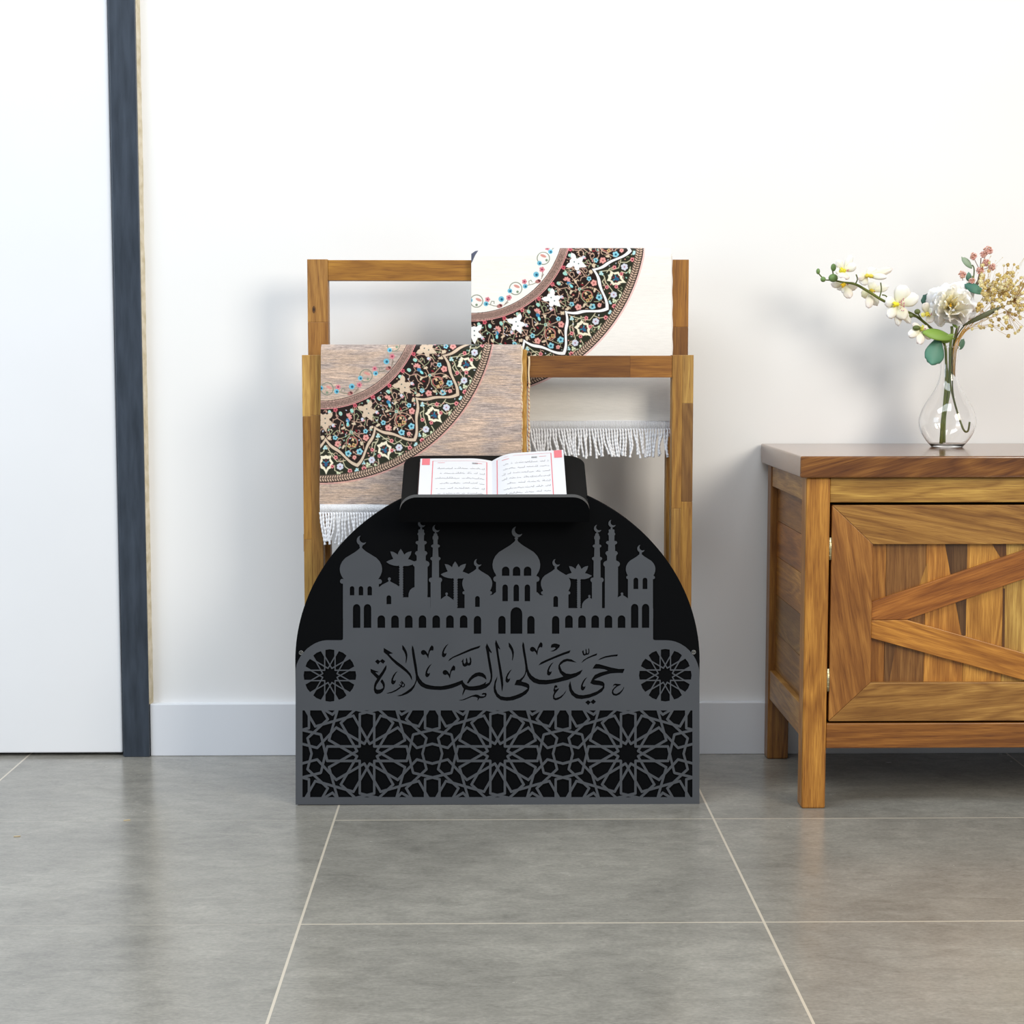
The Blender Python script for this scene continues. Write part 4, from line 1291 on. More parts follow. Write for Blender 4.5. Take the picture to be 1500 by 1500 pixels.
def make_rug(name, x0, x1, y0, y1, Y, railY, drop_back, cloth, label, mat_, parent_group, ground, curl=None):
    """front sheet carries the weave; the sheet rolls over the rail and hangs down behind it"""
    R = 0.015
    c = cloth
    root = thing(name, (X((x0 + x1) / 2, y0, Y), Y + 0.03, Z(y1, Y)), label, 'prayer rug', parent_group)
    P3 = at(c.gx, c.gy, Y)
    zt_ = float(P3[0, 0, 2])
    # roll the topmost rows backwards
    over = P3[..., 2] - (zt_ - R)
    m = over > 0
    ang = np.arcsin(np.clip(over / R, 0, 1))
    P3[..., 1] = np.where(m, Y + R - R * np.cos(ang), P3[..., 1])
    # gentle hang
    xr = (c.gx - x0) / (x1 - x0); yr = (c.gy - y0) / (y1 - y0)
    P3[..., 1] += (0.0012 * np.sin(xr * 9 + 1) * np.clip(yr * 1.3 - .1, 0, 1) + 0.0008 * np.sin(yr * 13 + xr * 4) * np.clip((yr - .08) * 6, 0, 1)) * (~m)
    if curl is not None:
        P3[..., 0] += curl(xr, yr)
    ny, nx = c.ny, c.nx
    V = P3.reshape(-1, 3); colr_ = lin(np.clip(c.a, 0, 255)).reshape(-1, 3)
    idx = np.arange(ny * nx).reshape(ny, nx)
    q = np.stack([idx[:-1, :-1], idx[1:, :-1], idx[1:, 1:], idx[:-1, 1:]], -1).reshape(-1, 4)
    # back run: over the top and down behind, plus the inner face and edges (coarse)
    yb = Y + 2 * 0.012 + TH_P
    prof = []
    for i in range(1, 7):
        a = math.pi / 2 * i / 6; prof.append((yb - R + R * math.sin(a), zt_ - R + R * math.cos(a)))
    prof.append((yb, zt_ - drop_back))
    inner = [(yb - 0.010, zt_ - drop_back), (yb - 0.010, zt_ - 0.0155), (Y + 0.010, zt_ - 0.0155)]
    nc = 12
    js = np.linspace(0, nx - 1, nc + 1).astype(int)
    vv, ff = [], []
    cols = []
    rows = []
    xs_top = P3[0, js, 0]; xs_bot = P3[-1, js, 0]
    gcol = tuple(lin(ground))
    row = [int(idx[0, j]) for j in js]
    base = len(V)
    def addrow(y, z, xs):
        r_ = []
        for xx in xs:
            vv.append((float(xx), y, z)); cols.append(gcol); r_.append(base + len(vv) - 1)
        return r_
    last = row
    for (y, z) in prof + inner:
        nr = addrow(y, z, xs_top); rows.append(nr)
        for a in range(nc): ff.append((last[a], last[a + 1], nr[a + 1], nr[a]))
        last = nr
    nr = addrow(Y + 0.010, float(P3[-1, 0, 2]), xs_bot)
    for a in range(nc): ff.append((last[a], last[a + 1], nr[a + 1], nr[a]))
    bot = [int(idx[-1, j]) for j in js]
    for a in range(nc): ff.append((nr[a], nr[a + 1], bot[a + 1], bot[a]))
    # closing the two sides: front layer and rear layer
    for jj, col_i, e in ((0, 0, 0), (nx - 1, nc, 1)):
        fr = [int(idx[i, jj]) for i in range(ny)]
        inn_t = rows[-1][col_i]; inn_b = nr[col_i]
        poly_ = fr + [inn_b, inn_t]
        ff.append(tuple(poly_) if e else tuple(poly_[::-1]))
        rr = [int(idx[0, jj])] + [rows[i][col_i] for i in range(len(rows))]
        ff.append(tuple(rr) if not e else tuple(rr[::-1]))
    me = bpy.data.meshes.new('woven_cloth')
    allv = [tuple(p) for p in V] + vv
    me.from_pydata(allv, [], [tuple(int(t) for t in f) for f in q] + ff)
    me.materials.append(mat_)
    a = me.attributes.new('paint', 'FLOAT_COLOR', 'POINT')
    cc = np.ones((len(allv), 4), np.float32); cc[:len(V), :3] = colr_
    cc[len(V):, :3] = np.array(cols)
    a.data.foreach_set('color', cc.ravel())
    me.polygons.foreach_set('use_smooth', [i < len(q) for i in range(len(me.polygons))])
    link('woven_cloth', me, root)
    return root, P3


def fringe(root, xs0, xs1, ytop, yhead, yend, Y, seed, step=4.1, bow=None):
    """looped heading and twisted cords"""
    r = random.Random(seed)
    m_ = MB()
    n = int((xs1 - xs0) / 1.85)
    hh = MB()
    for i in range(n):
        px = xs0 + (i + .5) * (xs1 - xs0) / n
        hh.tube([pt(px, ytop, Y), pt(px, (ytop + yhead) / 2, Y - 0.0003), pt(px, yhead, Y)], 0.00096, n=6)
    hh.tube([pt(xs0 + (xs1 - xs0) * k / 20, ytop, Y) for k in range(21)], 0.0009, n=6)
    hd = hh.build('fringe_heading', M['fringe'], root); hd['kind'] = 'stuff'
    k = int((xs1 - xs0) / step)
    for i in range(k + 1):
        px = xs0 + 1 + i * (xs1 - xs0 - 2) / k
        dx = 3.6 * math.sin(i * .47 + seed) + r.uniform(-3.2, 3.2); ye = yend + r.uniform(-5, 3)
        if bow: dx += bow((px - xs0) / (xs1 - xs0))
        NP = 34; pts, rad = [], []
        w1, w2, p1 = r.uniform(.6, 2.6), r.uniform(3, 7), r.uniform(0, 6)
        yo = r.uniform(-0.002, 0.002)
        for j in range(NP + 1):
            t = j / NP
            x_ = px + dx * t ** 1.4 + w1 * math.sin(t * w2 + p1) * t
            pts.append(pt(x_, yhead - .5 + (ye - yhead) * t, Y - 0.0006 + yo * t * 1.5 - 0.001 * math.sin(t * 3)))
            rad.append(0.0018 * (1 + .2 * math.sin(t * 46 + i)))
        rad[-1] = 0.0021; rad[-2] = 0.0024; rad[-3] = 0.0018
        m_.tube(pts, rad, n=6)
        # crossing ply at the top of each cord
        m_.tube([pt(px - 1.6, yhead - 1, Y - 0.0012), pt(px, yhead + 4, Y - 0.0018), pt(px + 1.4, yhead + 9, Y - 0.0012), pt(px + dx * .1, yhead + 14, Y - 0.001)], 0.0009, n=5)
    o = m_.build('fringe_cords', M['fringe'], root); o['kind'] = 'stuff'
    return o


# brown rug over the front rail
Y1 = YF - 0.012
c = Cloth(470, 764, 504.5, 739)
n_h = smooth_noise(c.gx.shape, 60, 3); n_m = smooth_noise(c.gx.shape, 14, 2); n_l = smooth_noise(c.gx.shape, 120, 34); n_f = rnd_np.normal(0, 1, c.gx.shape)
base = np.zeros(c.a.shape) + np.array((184, 167, 158.))
lum = 1 + 0.06 * n_h + 0.045 * n_m + 0.035 * n_f + 0.035 * n_l
base *= lum[..., None]
warm = (0.5 + 0.5 * np.tanh(n_h * .6 + n_l * .9))[..., None]
base = base * (1 - .11 * warm * np.array((0.1, .45, 1.0)))
c.a[:] = base
weave_pattern(c, (471.6, 452.6), 43.4, None, (208, 186, 162), random.Random(11))
c.a *= (1 + 0.03 * rnd_np.normal(0, 1, c.gx.shape))[..., None]
tan, tanP = make_rug('prayer_rug', 470, 764, 504.5, 739, Y1, YF, 0.20, c, 'brown prayer rug with dark floral ring hanging over the lower front rail of the rack', M['rug'], None, (188, 160, 142),
                     curl=lambda xr, yr: -0.0026 * yr ** 2 * (1 - xr))
fringe(tan, 468.5, 762, 739.5, 751.5, 796, Y1 + 0.001, 2)
# the folded layers seen along the right side
mb = MB()
zt1 = Z(511, Y1 + 0.006); zb1 = Z(739, Y1 + 0.006)
mb.box(X(762, 520, Y1), X(771.8, 520, Y1 + 0.01), Y1 + 0.004, Y1 + 0.0095, zb1, zt1 - 0.001)
o = mb.build('folded_layer', M['ochre'], tan, bevel=0.002); o['label'] = 'ochre folded underside of the rug'
mb = MB()
pts = [pt(764.2 + .5 * math.sin(k * .9), 507 + (737 - 507) * k / 60, Y1 + 0.0015) for k in range(61)]
mb.tube(pts, 0.0016, n=7)
pts = [pt(774.6 + .45 * math.sin(k * .7), 522 + (737 - 522) * k / 60, Y1 + 0.010) for k in range(61)]
mb.tube(pts, 0.0019, n=7)
o = mb.build('hem', M['hem'], tan)
mb = MB()
for k in range(30):
    y = 560 + k * 6
    mb.tube([pt(773.2, y, Y1 + 0.0078), pt(776.0, y + 3.4, Y1 + 0.0078)], 0.00045, n=5)
    mb.tube([pt(763.2, y, Y1 - 0.0002), pt(765.2, y + 3.4, Y1 - 0.0002)], 0.00035, n=5)
mb.build('stitching', M['hem_red'], tan)

# white rug over the rear rail
Y2 = YR - 0.012
c = Cloth(690.3, 983.5, 362.5, 616.5)
n_h = smooth_noise(c.gx.shape, 40, 3); n_f = rnd_np.normal(0, 1, c.gx.shape)
c.a[:] = np.array((236, 232, 225.)) * (1 + 0.006 * n_h + 0.006 * n_f)[..., None]
weave_pattern(c, (692.0, 324.0), 44.2, None, (240, 240, 238), random.Random(12))
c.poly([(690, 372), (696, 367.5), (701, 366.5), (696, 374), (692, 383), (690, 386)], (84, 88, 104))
white, whP = make_rug('prayer_rug', 690.3, 983.5, 362.5, 616.5, Y2, YR, 0.24, c, 'white prayer rug with dark floral ring hanging over the top rear rail of the rack', M['rug_pale'], None, (238, 236, 230),
                      curl=lambda xr, yr: 0.0015 * yr * xr)
fringe(white, 690.5, 983, 616.5, 628.5, 670, Y2 + 0.001, 5, bow=lambda t: 4.5 * math.sin(t * 3.14))
mb = MB()
pts = [pt(983.6 + .4 * math.sin(k * .8) + k * .02, 372 + (616 - 372) * k / 60, Y2 + 0.003) for k in range(61)]
mb.tube(pts, 0.0015, n=7)
mb.build('hem', M['rug_pale'], white, colattr='paint').data.attributes['paint'].data.foreach_set('color', np.tile(np.array([.82, .78, .74, 1], np.float32), len(pts) * 7))

# ------------------------------------------------------------------ cabinet
YC = 2.7260
xlg0 = X(1177.8, 950, YC); lw = X(1212.8, 800, YC) - X(1177.8, 800, YC)
zt_c, zb_c = Z(668.2, YC - 0.006, 1200), Z(700, YC - 0.006, 1200)
XR = X(1992, 900, YC) + lw                                   # right side, outside the picture
YBk = 3.070
cab = thing('sideboard', ((xlg0 + XR) / 2, 2.92, 0), 'rustic wooden sideboard with crossed braces on its doors under the flower vase', 'sideboard')
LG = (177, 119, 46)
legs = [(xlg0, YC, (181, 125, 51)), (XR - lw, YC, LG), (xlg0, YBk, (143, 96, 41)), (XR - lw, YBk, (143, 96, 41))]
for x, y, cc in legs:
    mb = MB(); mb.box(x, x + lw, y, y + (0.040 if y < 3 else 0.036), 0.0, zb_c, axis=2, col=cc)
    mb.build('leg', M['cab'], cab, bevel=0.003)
mb = MB()
xt0, xt1 = X(1172.6, 680, YC - 0.006), XR + 0.014
yd = [YC - 0.008, YC + 0.10, YC + 0.2, YC + 0.3, 3.119]
mb.box(xt0, xt1, yd[0], yd[4], zb_c, zt_c, grain=(.965, .26), col=(134, 86, 34), seed=3)
mb.build('top', M['cab_top'], cab, bevel=0.003, seg=3)
# rails of the front
zr1, zr0 = zb_c - 0.0006, Z(736, YC + 0.002, 1300)
mb = MB(); mb.box(xlg0 + lw, XR - lw, YC + 0.0025, YC + 0.026, zr0, zr1, axis=0, col=(177, 136, 63)); mb.build('top_rail', M['cab'], cab, bevel=0.0012)
zq1, zq0 = Z(1059.5, YC + 0.002, 1300), Z(1096, YC + 0.002, 1300)
mb = MB(); mb.box(xlg0 + lw, XR - lw, YC + 0.0025, YC + 0.026, zq0, zq1, axis=0, col=(145, 93, 36)); mb.build('bottom_rail', M['cab'], cab, bevel=0.0015)
# sides: rails and three planks each
za = Z(732.6, 2.77, 1171)
for s, x in ((0, xlg0), (1, XR - 0.022)):
    xo = x + 0.0025 if s == 0 else x
    mb = MB(); mb.box(xo, xo + 0.020, YC + 0.040, YBk, za, zb_c, axis=1, col=(177, 132, 67)); mb.build('side_top_rail', M['cab'], cab, bevel=0.001)
    mb = MB(); mb.box(xo, xo + 0.020, YC + 0.040, YBk, 0.112, 0.1655, axis=1, col=(175, 130, 65)); mb.build('side_bottom_rail', M['cab'], cab, bevel=0.0015)
    mb = MB()
    xp = x + 0.0125 if s == 0 else x + 0.001
    zz = [0.1655, 0.235, 0.305, 0.375, 0.44, za]
    for i in range(5):
        mb.box(xp, xp + 0.010, YC + 0.040, YBk, zz[i] + 0.0004, zz[i + 1] - 0.0004, axis=1, col=((154, 110, 50), (142, 102, 45), (181, 126, 54), (173, 114, 50), (144, 97, 44))[i])
    mb.build('side_panel', M['cab'], cab)
mb = MB(); mb.box(xlg0 + 0.022, XR - 0.022, YC + 0.05, 3.08, zq0 + 0.006, zq0 + 0.018, axis=0, col=(114, 78, 36)); mb.build('bottom_board', M['cab'], cab)
mb = MB(); mb.box(xlg0 + 0.022, XR - 0.022, 3.085, 3.092, zq0 + 0.006, zb_c, axis=0, col=(85, 58, 27)); mb.build('back_board', M['cab'], cab)

# doors: built once from the photo, the right one mirrored
YD = YC + 0.0012
def cp(px, py, Y=YD): q = at(px, py, Y); return (float(q[0]), float(q[2]))
dL, dT = cp(1219.3, 740.2); _, dB = cp(1219.3, 1056.6)
iL, iT = cp(1279.0, 797.3); _, iB = cp(1279, 1000.2)
fw = iL - dL
xmid = (xlg0 + XR) / 2
dR = xmid - 0.001; iR = dR - fw


def door(mirror):
    fx = (lambda x: 2 * xmid - x) if mirror else (lambda x: x)
    mp = lambda pts: [(fx(a), b) for a, b in pts]
    root_name = 'door'
    B = MB(); B.box(min(fx(iL - 0.004), fx(iR + 0.004)), max(fx(iL - 0.004), fx(iR + 0.004)), YD + 0.0165, YD + 0.020, iB - 0.004, iT + 0.004, axis=2, col=(85, 56, 25))
    dpart = B.build('door', M['cab'], cab)
    if not mirror:
        dpart['label'] = 'cabinet door with mitred frame and two diagonal braces'
    def frame(pts, g_, col, nm, y0=YD, y1=YD + 0.018, bev=0.0009, seed=None):
        m_ = MB(); m_.prism(mp(pts), y0, y1, grain=g_, col=col, seed=seed)
        return sub(m_.build(nm, M['cab'], bevel=bev), dpart)
    e = 0.0004
    frame([(dL, dT), (dR, dT), (iR + e, iT), (iL - e, iT)], (.985, -0.17), (162, 117, 54), 'frame_rail')
    frame([(dL, dB), (dR, dB), (iR + e, iB), (iL - e, iB)], (.995, 0.08), (158, 114, 54), 'frame_rail')
    frame([(dL, dT - e), (iL, iT - e), (iL, iB + e), (dL, dB + e)], (-.16, .98), (158, 105, 46), 'frame_stile')
    frame([(dR, dT - e), (iR, iT - e), (iR, iB + e), (dR, dB + e)], (0, 1), (152, 103, 45), 'frame_stile')
    # planks
    m_ = MB()
    edges = [1277, 1301, 1359.5, 1417.5, 1474.5, 1532, 1590]
    cols = [(162, 108, 45), (140, 97, 49), (191, 132, 57), (201, 146, 65), (201, 163, 85), (177, 118, 49)]
    for i in range(6):
        x0, x1 = cp(edges[i], 797)[0], cp(edges[i + 1], 797)[0]
        x0 = max(x0, iL - 0.003); x1 = min(x1, iR + 0.003)
        if x1 <= x0: continue
        a, b = sorted((fx(x0 + 0.0003), fx(x1 - 0.0003)))
        m_.box(a, b, YD + 0.011, YD + 0.0163, iB - 0.003, iT + 0.003, axis=2, col=cols[i])
    for pts, cc in (([(1384, 795), (1417.2, 795), (1414.6, 931), (1408.5, 931)], (93, 63, 34)), ([(1340, 876), (1358.8, 822), (1358.8, 880)], (196, 147, 68)), ([(1452, 795), (1474, 795), (1474, 830)], (114, 76, 39)),
                    ([(1469, 862), (1472, 862), (1471.5, 950), (1468, 950)], (91, 56, 25)), ([(1296, 945), (1312, 945), (1302, 1001), (1296, 1001)], (107, 72, 37))):
        if pts[0][0] < 1530:
            m_.prism(mp([cp(*q, YD + 0.0108) for q in pts]), YD + 0.0107, YD + 0.0112, grain=(0, 1), col=cc)
    sub(m_.build('plank_panel', M['cab']), dpart)
    # braces
    def clipx(p0, p1, x): t = (x - p0[0]) / (p1[0] - p0[0]); return (x, p0[1] + (p1[1] - p0[1]) * t)
    A0, A1 = cp(1277.6, 882.4), cp(1500, 806.6); B0_, B1_ = cp(1329.6, 908.2), cp(1500, 848.9)
    up = [(iL + 0.0003, A0[1]), (iL + 0.0003, cp(1277, 908.6)[1]), B0_, clipx(B0_, B1_, iR - 0.0003)]
    tx = A0[0] + (iT - A0[1]) / ((A1[1] - A0[1]) / (A1[0] - A0[0]))
    up += [(iR - 0.0003, iT - 0.0003), (tx, iT - 0.0003)] if tx < iR else [clipx(A0, A1, iR - 0.0003)]
    frame(up, (.945, .326), (162, 100, 39), 'brace', YD + 0.0035, YD + 0.0108, seed=5.5)
    C0, C1 = cp(1329.6, 908.2), cp(1500, 957.0); D0, D1 = cp(1277, 935.0), cp(1500, 997.0)
    lo = [(iL + 0.0003, cp(1277, 909.2)[1]), (C0[0], C0[1] - 0.0005), clipx(C0, C1, iR - 0.0003)]
    tx = D0[0] + (iB - D0[1]) / ((D1[1] - D0[1]) / (D1[0] - D0[0]))
    lo += [(iR - 0.0003, iB + 0.0003), (tx, iB + 0.0003)] if tx < iR else [clipx(D0, D1, iR - 0.0003)]
    lo += [(iL + 0.0003, D0[1])]
    frame(lo, (.96, -.27), (179, 119, 46), 'brace', YD + 0.0028, YD + 0.0108, seed=9.1)
    return dpart


dl = door(False)
door(True)
for mir in (0, 1):
    for y0, y1_ in ((787.5, 820), (979.6, 1012.6)):
        xa_ = X(1214.3, 800, YD); xb_ = X(1219.0, 800, YD)
        if mir: xa_, xb_ = 2 * xmid - xb_, 2 * xmid - xa_
        mb = MB()
        zt_, zb_ = Z(y0, YD, 1216), Z(y1_, YD, 1216)
        xc = (xa_ + xb_) / 2
        mb.tube([(xc, YD + 0.0015, zb_), (xc, YD + 0.0015, zt_)], 0.0025, n=10)
        for k in range(1, 5):
            z = zb_ + (zt_ - zb_) * k / 5
            mb.tube([(xc, YD + 0.0015, z - 0.0003), (xc, YD + 0.0015, z + 0.0003)], 0.0027, n=10)
        mb.build('hinge', M['brass'], cab)

# ------------------------------------------------------------------ vase and flowers
ZT = zt_c
d0 = _f + ((1388 - 750) / F) * _r - ((655.5 - 750) / F) * _u
YV = float(d0[1] * (ZT - CH) / d0[2]) + 0.018
cxv = X(1388.3, 600, YV)
prof = [(508.5, 15.0), (510, 15.8), (511.6, 15.2), (515, 13.6), (522, 12.7), (535, 12.2), (548, 12.4), (558, 14.2), (570, 19.0), (580, 25.0), (590, 31.5), (600, 36.8), (610, 40.2), (618, 41.4), (626, 40.6),
        (634, 38.0), (642, 33.6), (648, 29.2), (652.5, 25.2), (655.5, 22.5)]
sc = YV / F
zb_v = ZT + 0.0003
ys = np.array([p[0] for p in prof]); zs = zb_v + (ys[-1] - ys) * sc; rs_ = np.array([p[1] for p in prof]) * sc
vase = thing('glass_vase', (cxv, YV, zb_v), 'clear round-bellied glass vase with narrow neck on the wooden sideboard top', 'vase')
outer_ = [(r, z) for r, z in zip(rs_, zs)]
fine = []
for i in range(len(outer_) - 1):
    for k in range(3):
        t = k / 3; p0 = outer_[max(i - 1, 0)]; p1 = outer_[i]; p2 = outer_[i + 1]; p3 = outer_[min(i + 2, len(outer_) - 1)]
        fine.append(tuple(.5 * ((2 * p1[q]) + (-p0[q] + p2[q]) * t + (2 * p0[q] - 5 * p1[q] + 4 * p2[q] - p3[q]) * t * t + (-p0[q] + 3 * p1[q] - 3 * p2[q] + p3[q]) * t ** 3) for q in (0, 1)))
fine.append(outer_[-1])
tw = 0.0017
inn_ = [(r - tw, z) for r, z in fine if z > zb_v + 0.0045]
ring_ = fine[::-1] + [(fine[0][0] - tw / 2, fine[0][1] + 0.0006)] + inn_ + [(inn_[-1][0] * .75, zb_v + 0.0036)]
NS = 56
vs, fs = [], []
for r, z in ring_:
    for j in range(NS):
        a = 2 * math.pi * j / NS; vs.append((cxv + r * math.cos(a), YV + r * math.sin(a), z))
for i in range(len(ring_) - 1):
    for j in range(NS):
        k = (j + 1) % NS
        fs.append((i * NS + j, i * NS + k, (i + 1) * NS + k, (i + 1) * NS + j))
fs.append(tuple(range(NS))[::-1]); fs.append(tuple((len(ring_) - 1) * NS + j for j in range(NS)))
mb = MB(); mb.add(vs, fs, smooth=True)
mb.build('glass_body', M['glass'], vase)


def V3(px, py, dy=0.0): return pt(px, py, YV + dy)


def smooth_path(p, n=6):
    p = [Vector(q) for q in p]; out = []
    for i in range(len(p) - 1):
        p0, p1, p2, p3 = p[max(i - 1, 0)], p[i], p[i + 1], p[min(i + 2, len(p) - 1)]
        for k in range(n):
            t = k / n
            out.append(.5 * ((2 * p1) + (p2 - p0) * t + (2 * p0 - 5 * p1 + 4 * p2 - p3) * t * t + (3 * p1 - p0 - 3 * p2 + p3) * t ** 3))
    out.append(p[-1]); return out


def blade(m_, b, t, width, nrm=(0, -1, 0), cup=0.15, bend=0.1, shape='petal', c0=(250, 250, 250), c1=(250, 250, 250), edge=None, nu=9, nv=9, ruffle=0.0, rr_=None, thick=0.0):
    """petal or leaf from b to t; width across, cupped, drooping; colours run from base to tip"""
    b, t, nrm = Vector(b), Vector(t), Vector(nrm).normalized()
    L = (t - b).length; d = (t - b) / L
    side = d.cross(nrm)
    side = side.normalized() if side.length > 1e-5 else Vector((1, 0, 0))
    nn = side.cross(d).normalized()
    vs, cs = [], []
    k0, k1 = np.array(c0, float), np.array(c1, float)
    ph = (rr_ or random).uniform(0, 6)
    for i in range(nu + 1):
        u = i / nu
        if shape == 'petal': w = math.sin(math.pi * min(u * .86 + .07, 1)) ** .62 * (0.45 + .55 * min(1, u * 1.6))
        elif shape == 'round': w = math.sqrt(max(0.0, 1 - (2 * u - 1) ** 2)) * .98 + .02
        elif shape == 'long': w = math.sin(math.pi * (u * .96 + .02)) ** .8
        else: w = math.sin(math.pi * (u ** .8 * .96 + .02)) ** .9
        for j in range(nv + 1):
            v_ = j / nv * 2 - 1
            uu = u * (1 + (0.04 * math.cos(v_ * 2.5) - .04 if u > .9 else 0))
            p = b + d * (L * uu) + side * (v_ * w * width / 2) + nn * (-cup * width * v_ * v_ * .5 + bend * L * math.sin(u * math.pi * .9) + ruffle * L * math.sin(v_ * 7 + ph + u * 4) * u * u)
            vs.append(p); cs.append(k0 + (k1 - k0) * u if edge is None else (k0 + (k1 - k0) * u) * (1 - abs(v_) ** 3 * .4) + np.array(edge, float) * abs(v_) ** 3 * .4)
    fs = []
    q = nv + 1
    for i in range(nu):
        for j in range(nv):
            fs.append((i * q + j, i * q + j + 1, (i + 1) * q + j + 1, (i + 1) * q + j))
    n = len(m_.v)
    m_.add(vs, fs, smooth=True)
    for i, cc in enumerate(cs):
        m_.c[n + i] = (*lin(cc), 1)


def build_paint(m_, name, m, parent, solid=0.0004):
    o = m_.build(name, m, None, colattr='paint')
    if solid:
        s = o.modifiers.new('thickness', 'SOLIDIFY'); s.thickness = solid; s.offset = 0
    if parent is not None:
        o.parent = parent; o.matrix_parent_inverse = Matrix.Translation(-Vector(parent.location)) if parent.parent is None and parent.type == 'EMPTY' else Matrix.Identity(4)
    return o


GS, GD = (112, 124, 60), (70, 84, 40)
# orchid spray
orch = thing('orchid_spray', tuple(V3(1380, 650)), 'arching white orchid spray with green buds leaning left out of the vase', 'flower')
m_ = MB()
main = smooth_path([V3(1208, 410, -.01), V3(1222, 411, -.012), V3(1235, 413.5, -.014), V3(1253, 416.5, -.016), V3(1272, 427, -.018), V3(1293, 440, -.016), V3(1318, 452, -.01), V3(1340, 462, -.008), V3(1356, 474, -.012), V3(1373, 490, -.008),
                    V3(1384, 506, -.002), V3(1386, 530, 0), V3(1386.5, 556, 0), V3(1384, 590, .0), V3(1380.5, 620, 0), V3(1378.5, 650, .004)])
rad = [0.0009 + 0.0014 * min(1, i / 20) for i in range(len(main))]
rad = [r if i < len(main) - 22 else 0.0032 for i, r in enumerate(rad)]
m_.tube(main, rad, n=8, col=(104, 112, 50))
for p in ([(1253, 416, -.016), (1256, 409, -.02), (1254, 402, -.022)], [(1288, 437, -.017), (1291, 425, -.02), (1290, 414, -.024)], [(1292, 432, -.02), (1297, 433, -.02), (1302, 438, -.018)],
          [(1222, 410, -.012), (1220, 399, -.014), (1219, 394, -.014)], [(1208, 410, -.01), (1202, 404, -.01), (1199, 400, -.01)], [(1352, 470, -.012), (1345, 460, -.018), (1343, 455, -.02)],
          [(1358, 476, -.012), (1350, 480, -.02), (1344, 480, -.022)], [(1348, 466, -.012), (1340, 464, -.016), (1334, 463, -.018)]):
    m_.tube(smooth_path([V3(*q) for q in p], 4), 0.0011, n=6, col=(96, 106, 48))
build_paint(m_, 'stem', M['stem'], orch, 0)
for x, y, rx, ry, dy in ((1198.4, 397.5, 2.9, 4.3, -.01), (1205.8, 409.2, 4.0, 4.0, -.012), (1220.9, 391.8, 4.0, 5.6, -.014), (1220.5, 407.2, 7.0, 6.0, -.018), (1343.8, 456.6, 4.6, 4.0, -.024), (1333.8, 462.6, 4.2, 3.2, -.022), (1342.5, 480.4, 5.8, 3.8, -.028)):
    m_ = MB(); p = V3(x, y, dy); m_.ball(p, (rx * sc, min(rx, ry) * sc, ry * sc), nu=12, nv=9, col=(110, 138, 78) if y < 450 else (92, 102, 52))
    build_paint(m_, 'bud', M['leaf'], orch, 0)
PW, PB = (247, 245, 243), (244, 238, 222)
PKW = (240, 226, 222)
bl = [   # middle, depth, petals (tip, width, depth of tip, colour), lip (tip, width)
    ((1236, 397), -.022, [((1226, 381), 12, -.03, PW), ((1248, 373), 11, -.02, PW), ((1254, 388), 14, -.03, PW), ((1236, 407), 20, -.04, PKW), ((1224, 397), 11, -.03, PW)], ((1231, 395), 8), (228, 214, 60)),
    ((1270, 404), -.03, [((1256, 406), 13, -.04, PKW), ((1308, 394), 12, -.03, PKW), ((1300, 406), 10, -.045, PW), ((1283, 394), 18, -.02, PW), ((1262, 417), 16, -.03, PW)], ((1279, 405), 6), (232, 208, 80)),
    ((1236, 417), -.008, [((1217, 416), 12, .0, PKW), ((1246, 437), 15, -.012, PKW), ((1237, 430), 10, -.01, PW), ((1256, 421), 14, .0, PKW), ((1226, 424), 10, -.0, PW)], ((1233, 419), 7), (236, 190, 40)),
    ((1276, 426), -.006, [((1262, 434), 15, .0, (240, 236, 196)), ((1272, 452), 13, -.012, PKW), ((1285, 448), 13, -.0, PW), ((1302, 420), 12, .004, PW), ((1280, 412), 16, .0, PW)], ((1279, 427), 7), (232, 200, 70)),
    ((1314, 446), -.026, [((1327, 418), 26, -.034, PW), ((1346, 434), 22, -.03, PW), ((1326, 468), 20, -.03, (242, 232, 214)), ((1301, 466), 16, -.03, PW), ((1297, 440), 18, -.034, PW), ((1316, 478), 12, -.02, PW), ((1334, 474), 12, -.02, (232, 226, 222))], ((1309, 446), 9), (246, 228, 60)),
    ((1350, 482), -.018, [((1347, 505), 14, -.03, (240, 226, 222)), ((1330, 492), 14, -.03, PW), ((1363, 497), 10, -.02, PW), ((1336, 474), 9, -.02, PKW), ((1360, 482), 12, -.02, PKW)], ((1350, 478), 8), (206, 204, 90)),
    ((1358, 460), -.020, [((1355, 443), 13, -.03, (226, 214, 206)), ((1369, 455), 13, -.022, PW), ((1366, 472), 14, -.024, PKW), ((1349, 462), 8, -.03, (214, 202, 90))], ((1360, 462), 8), (222, 196, 70)),
]
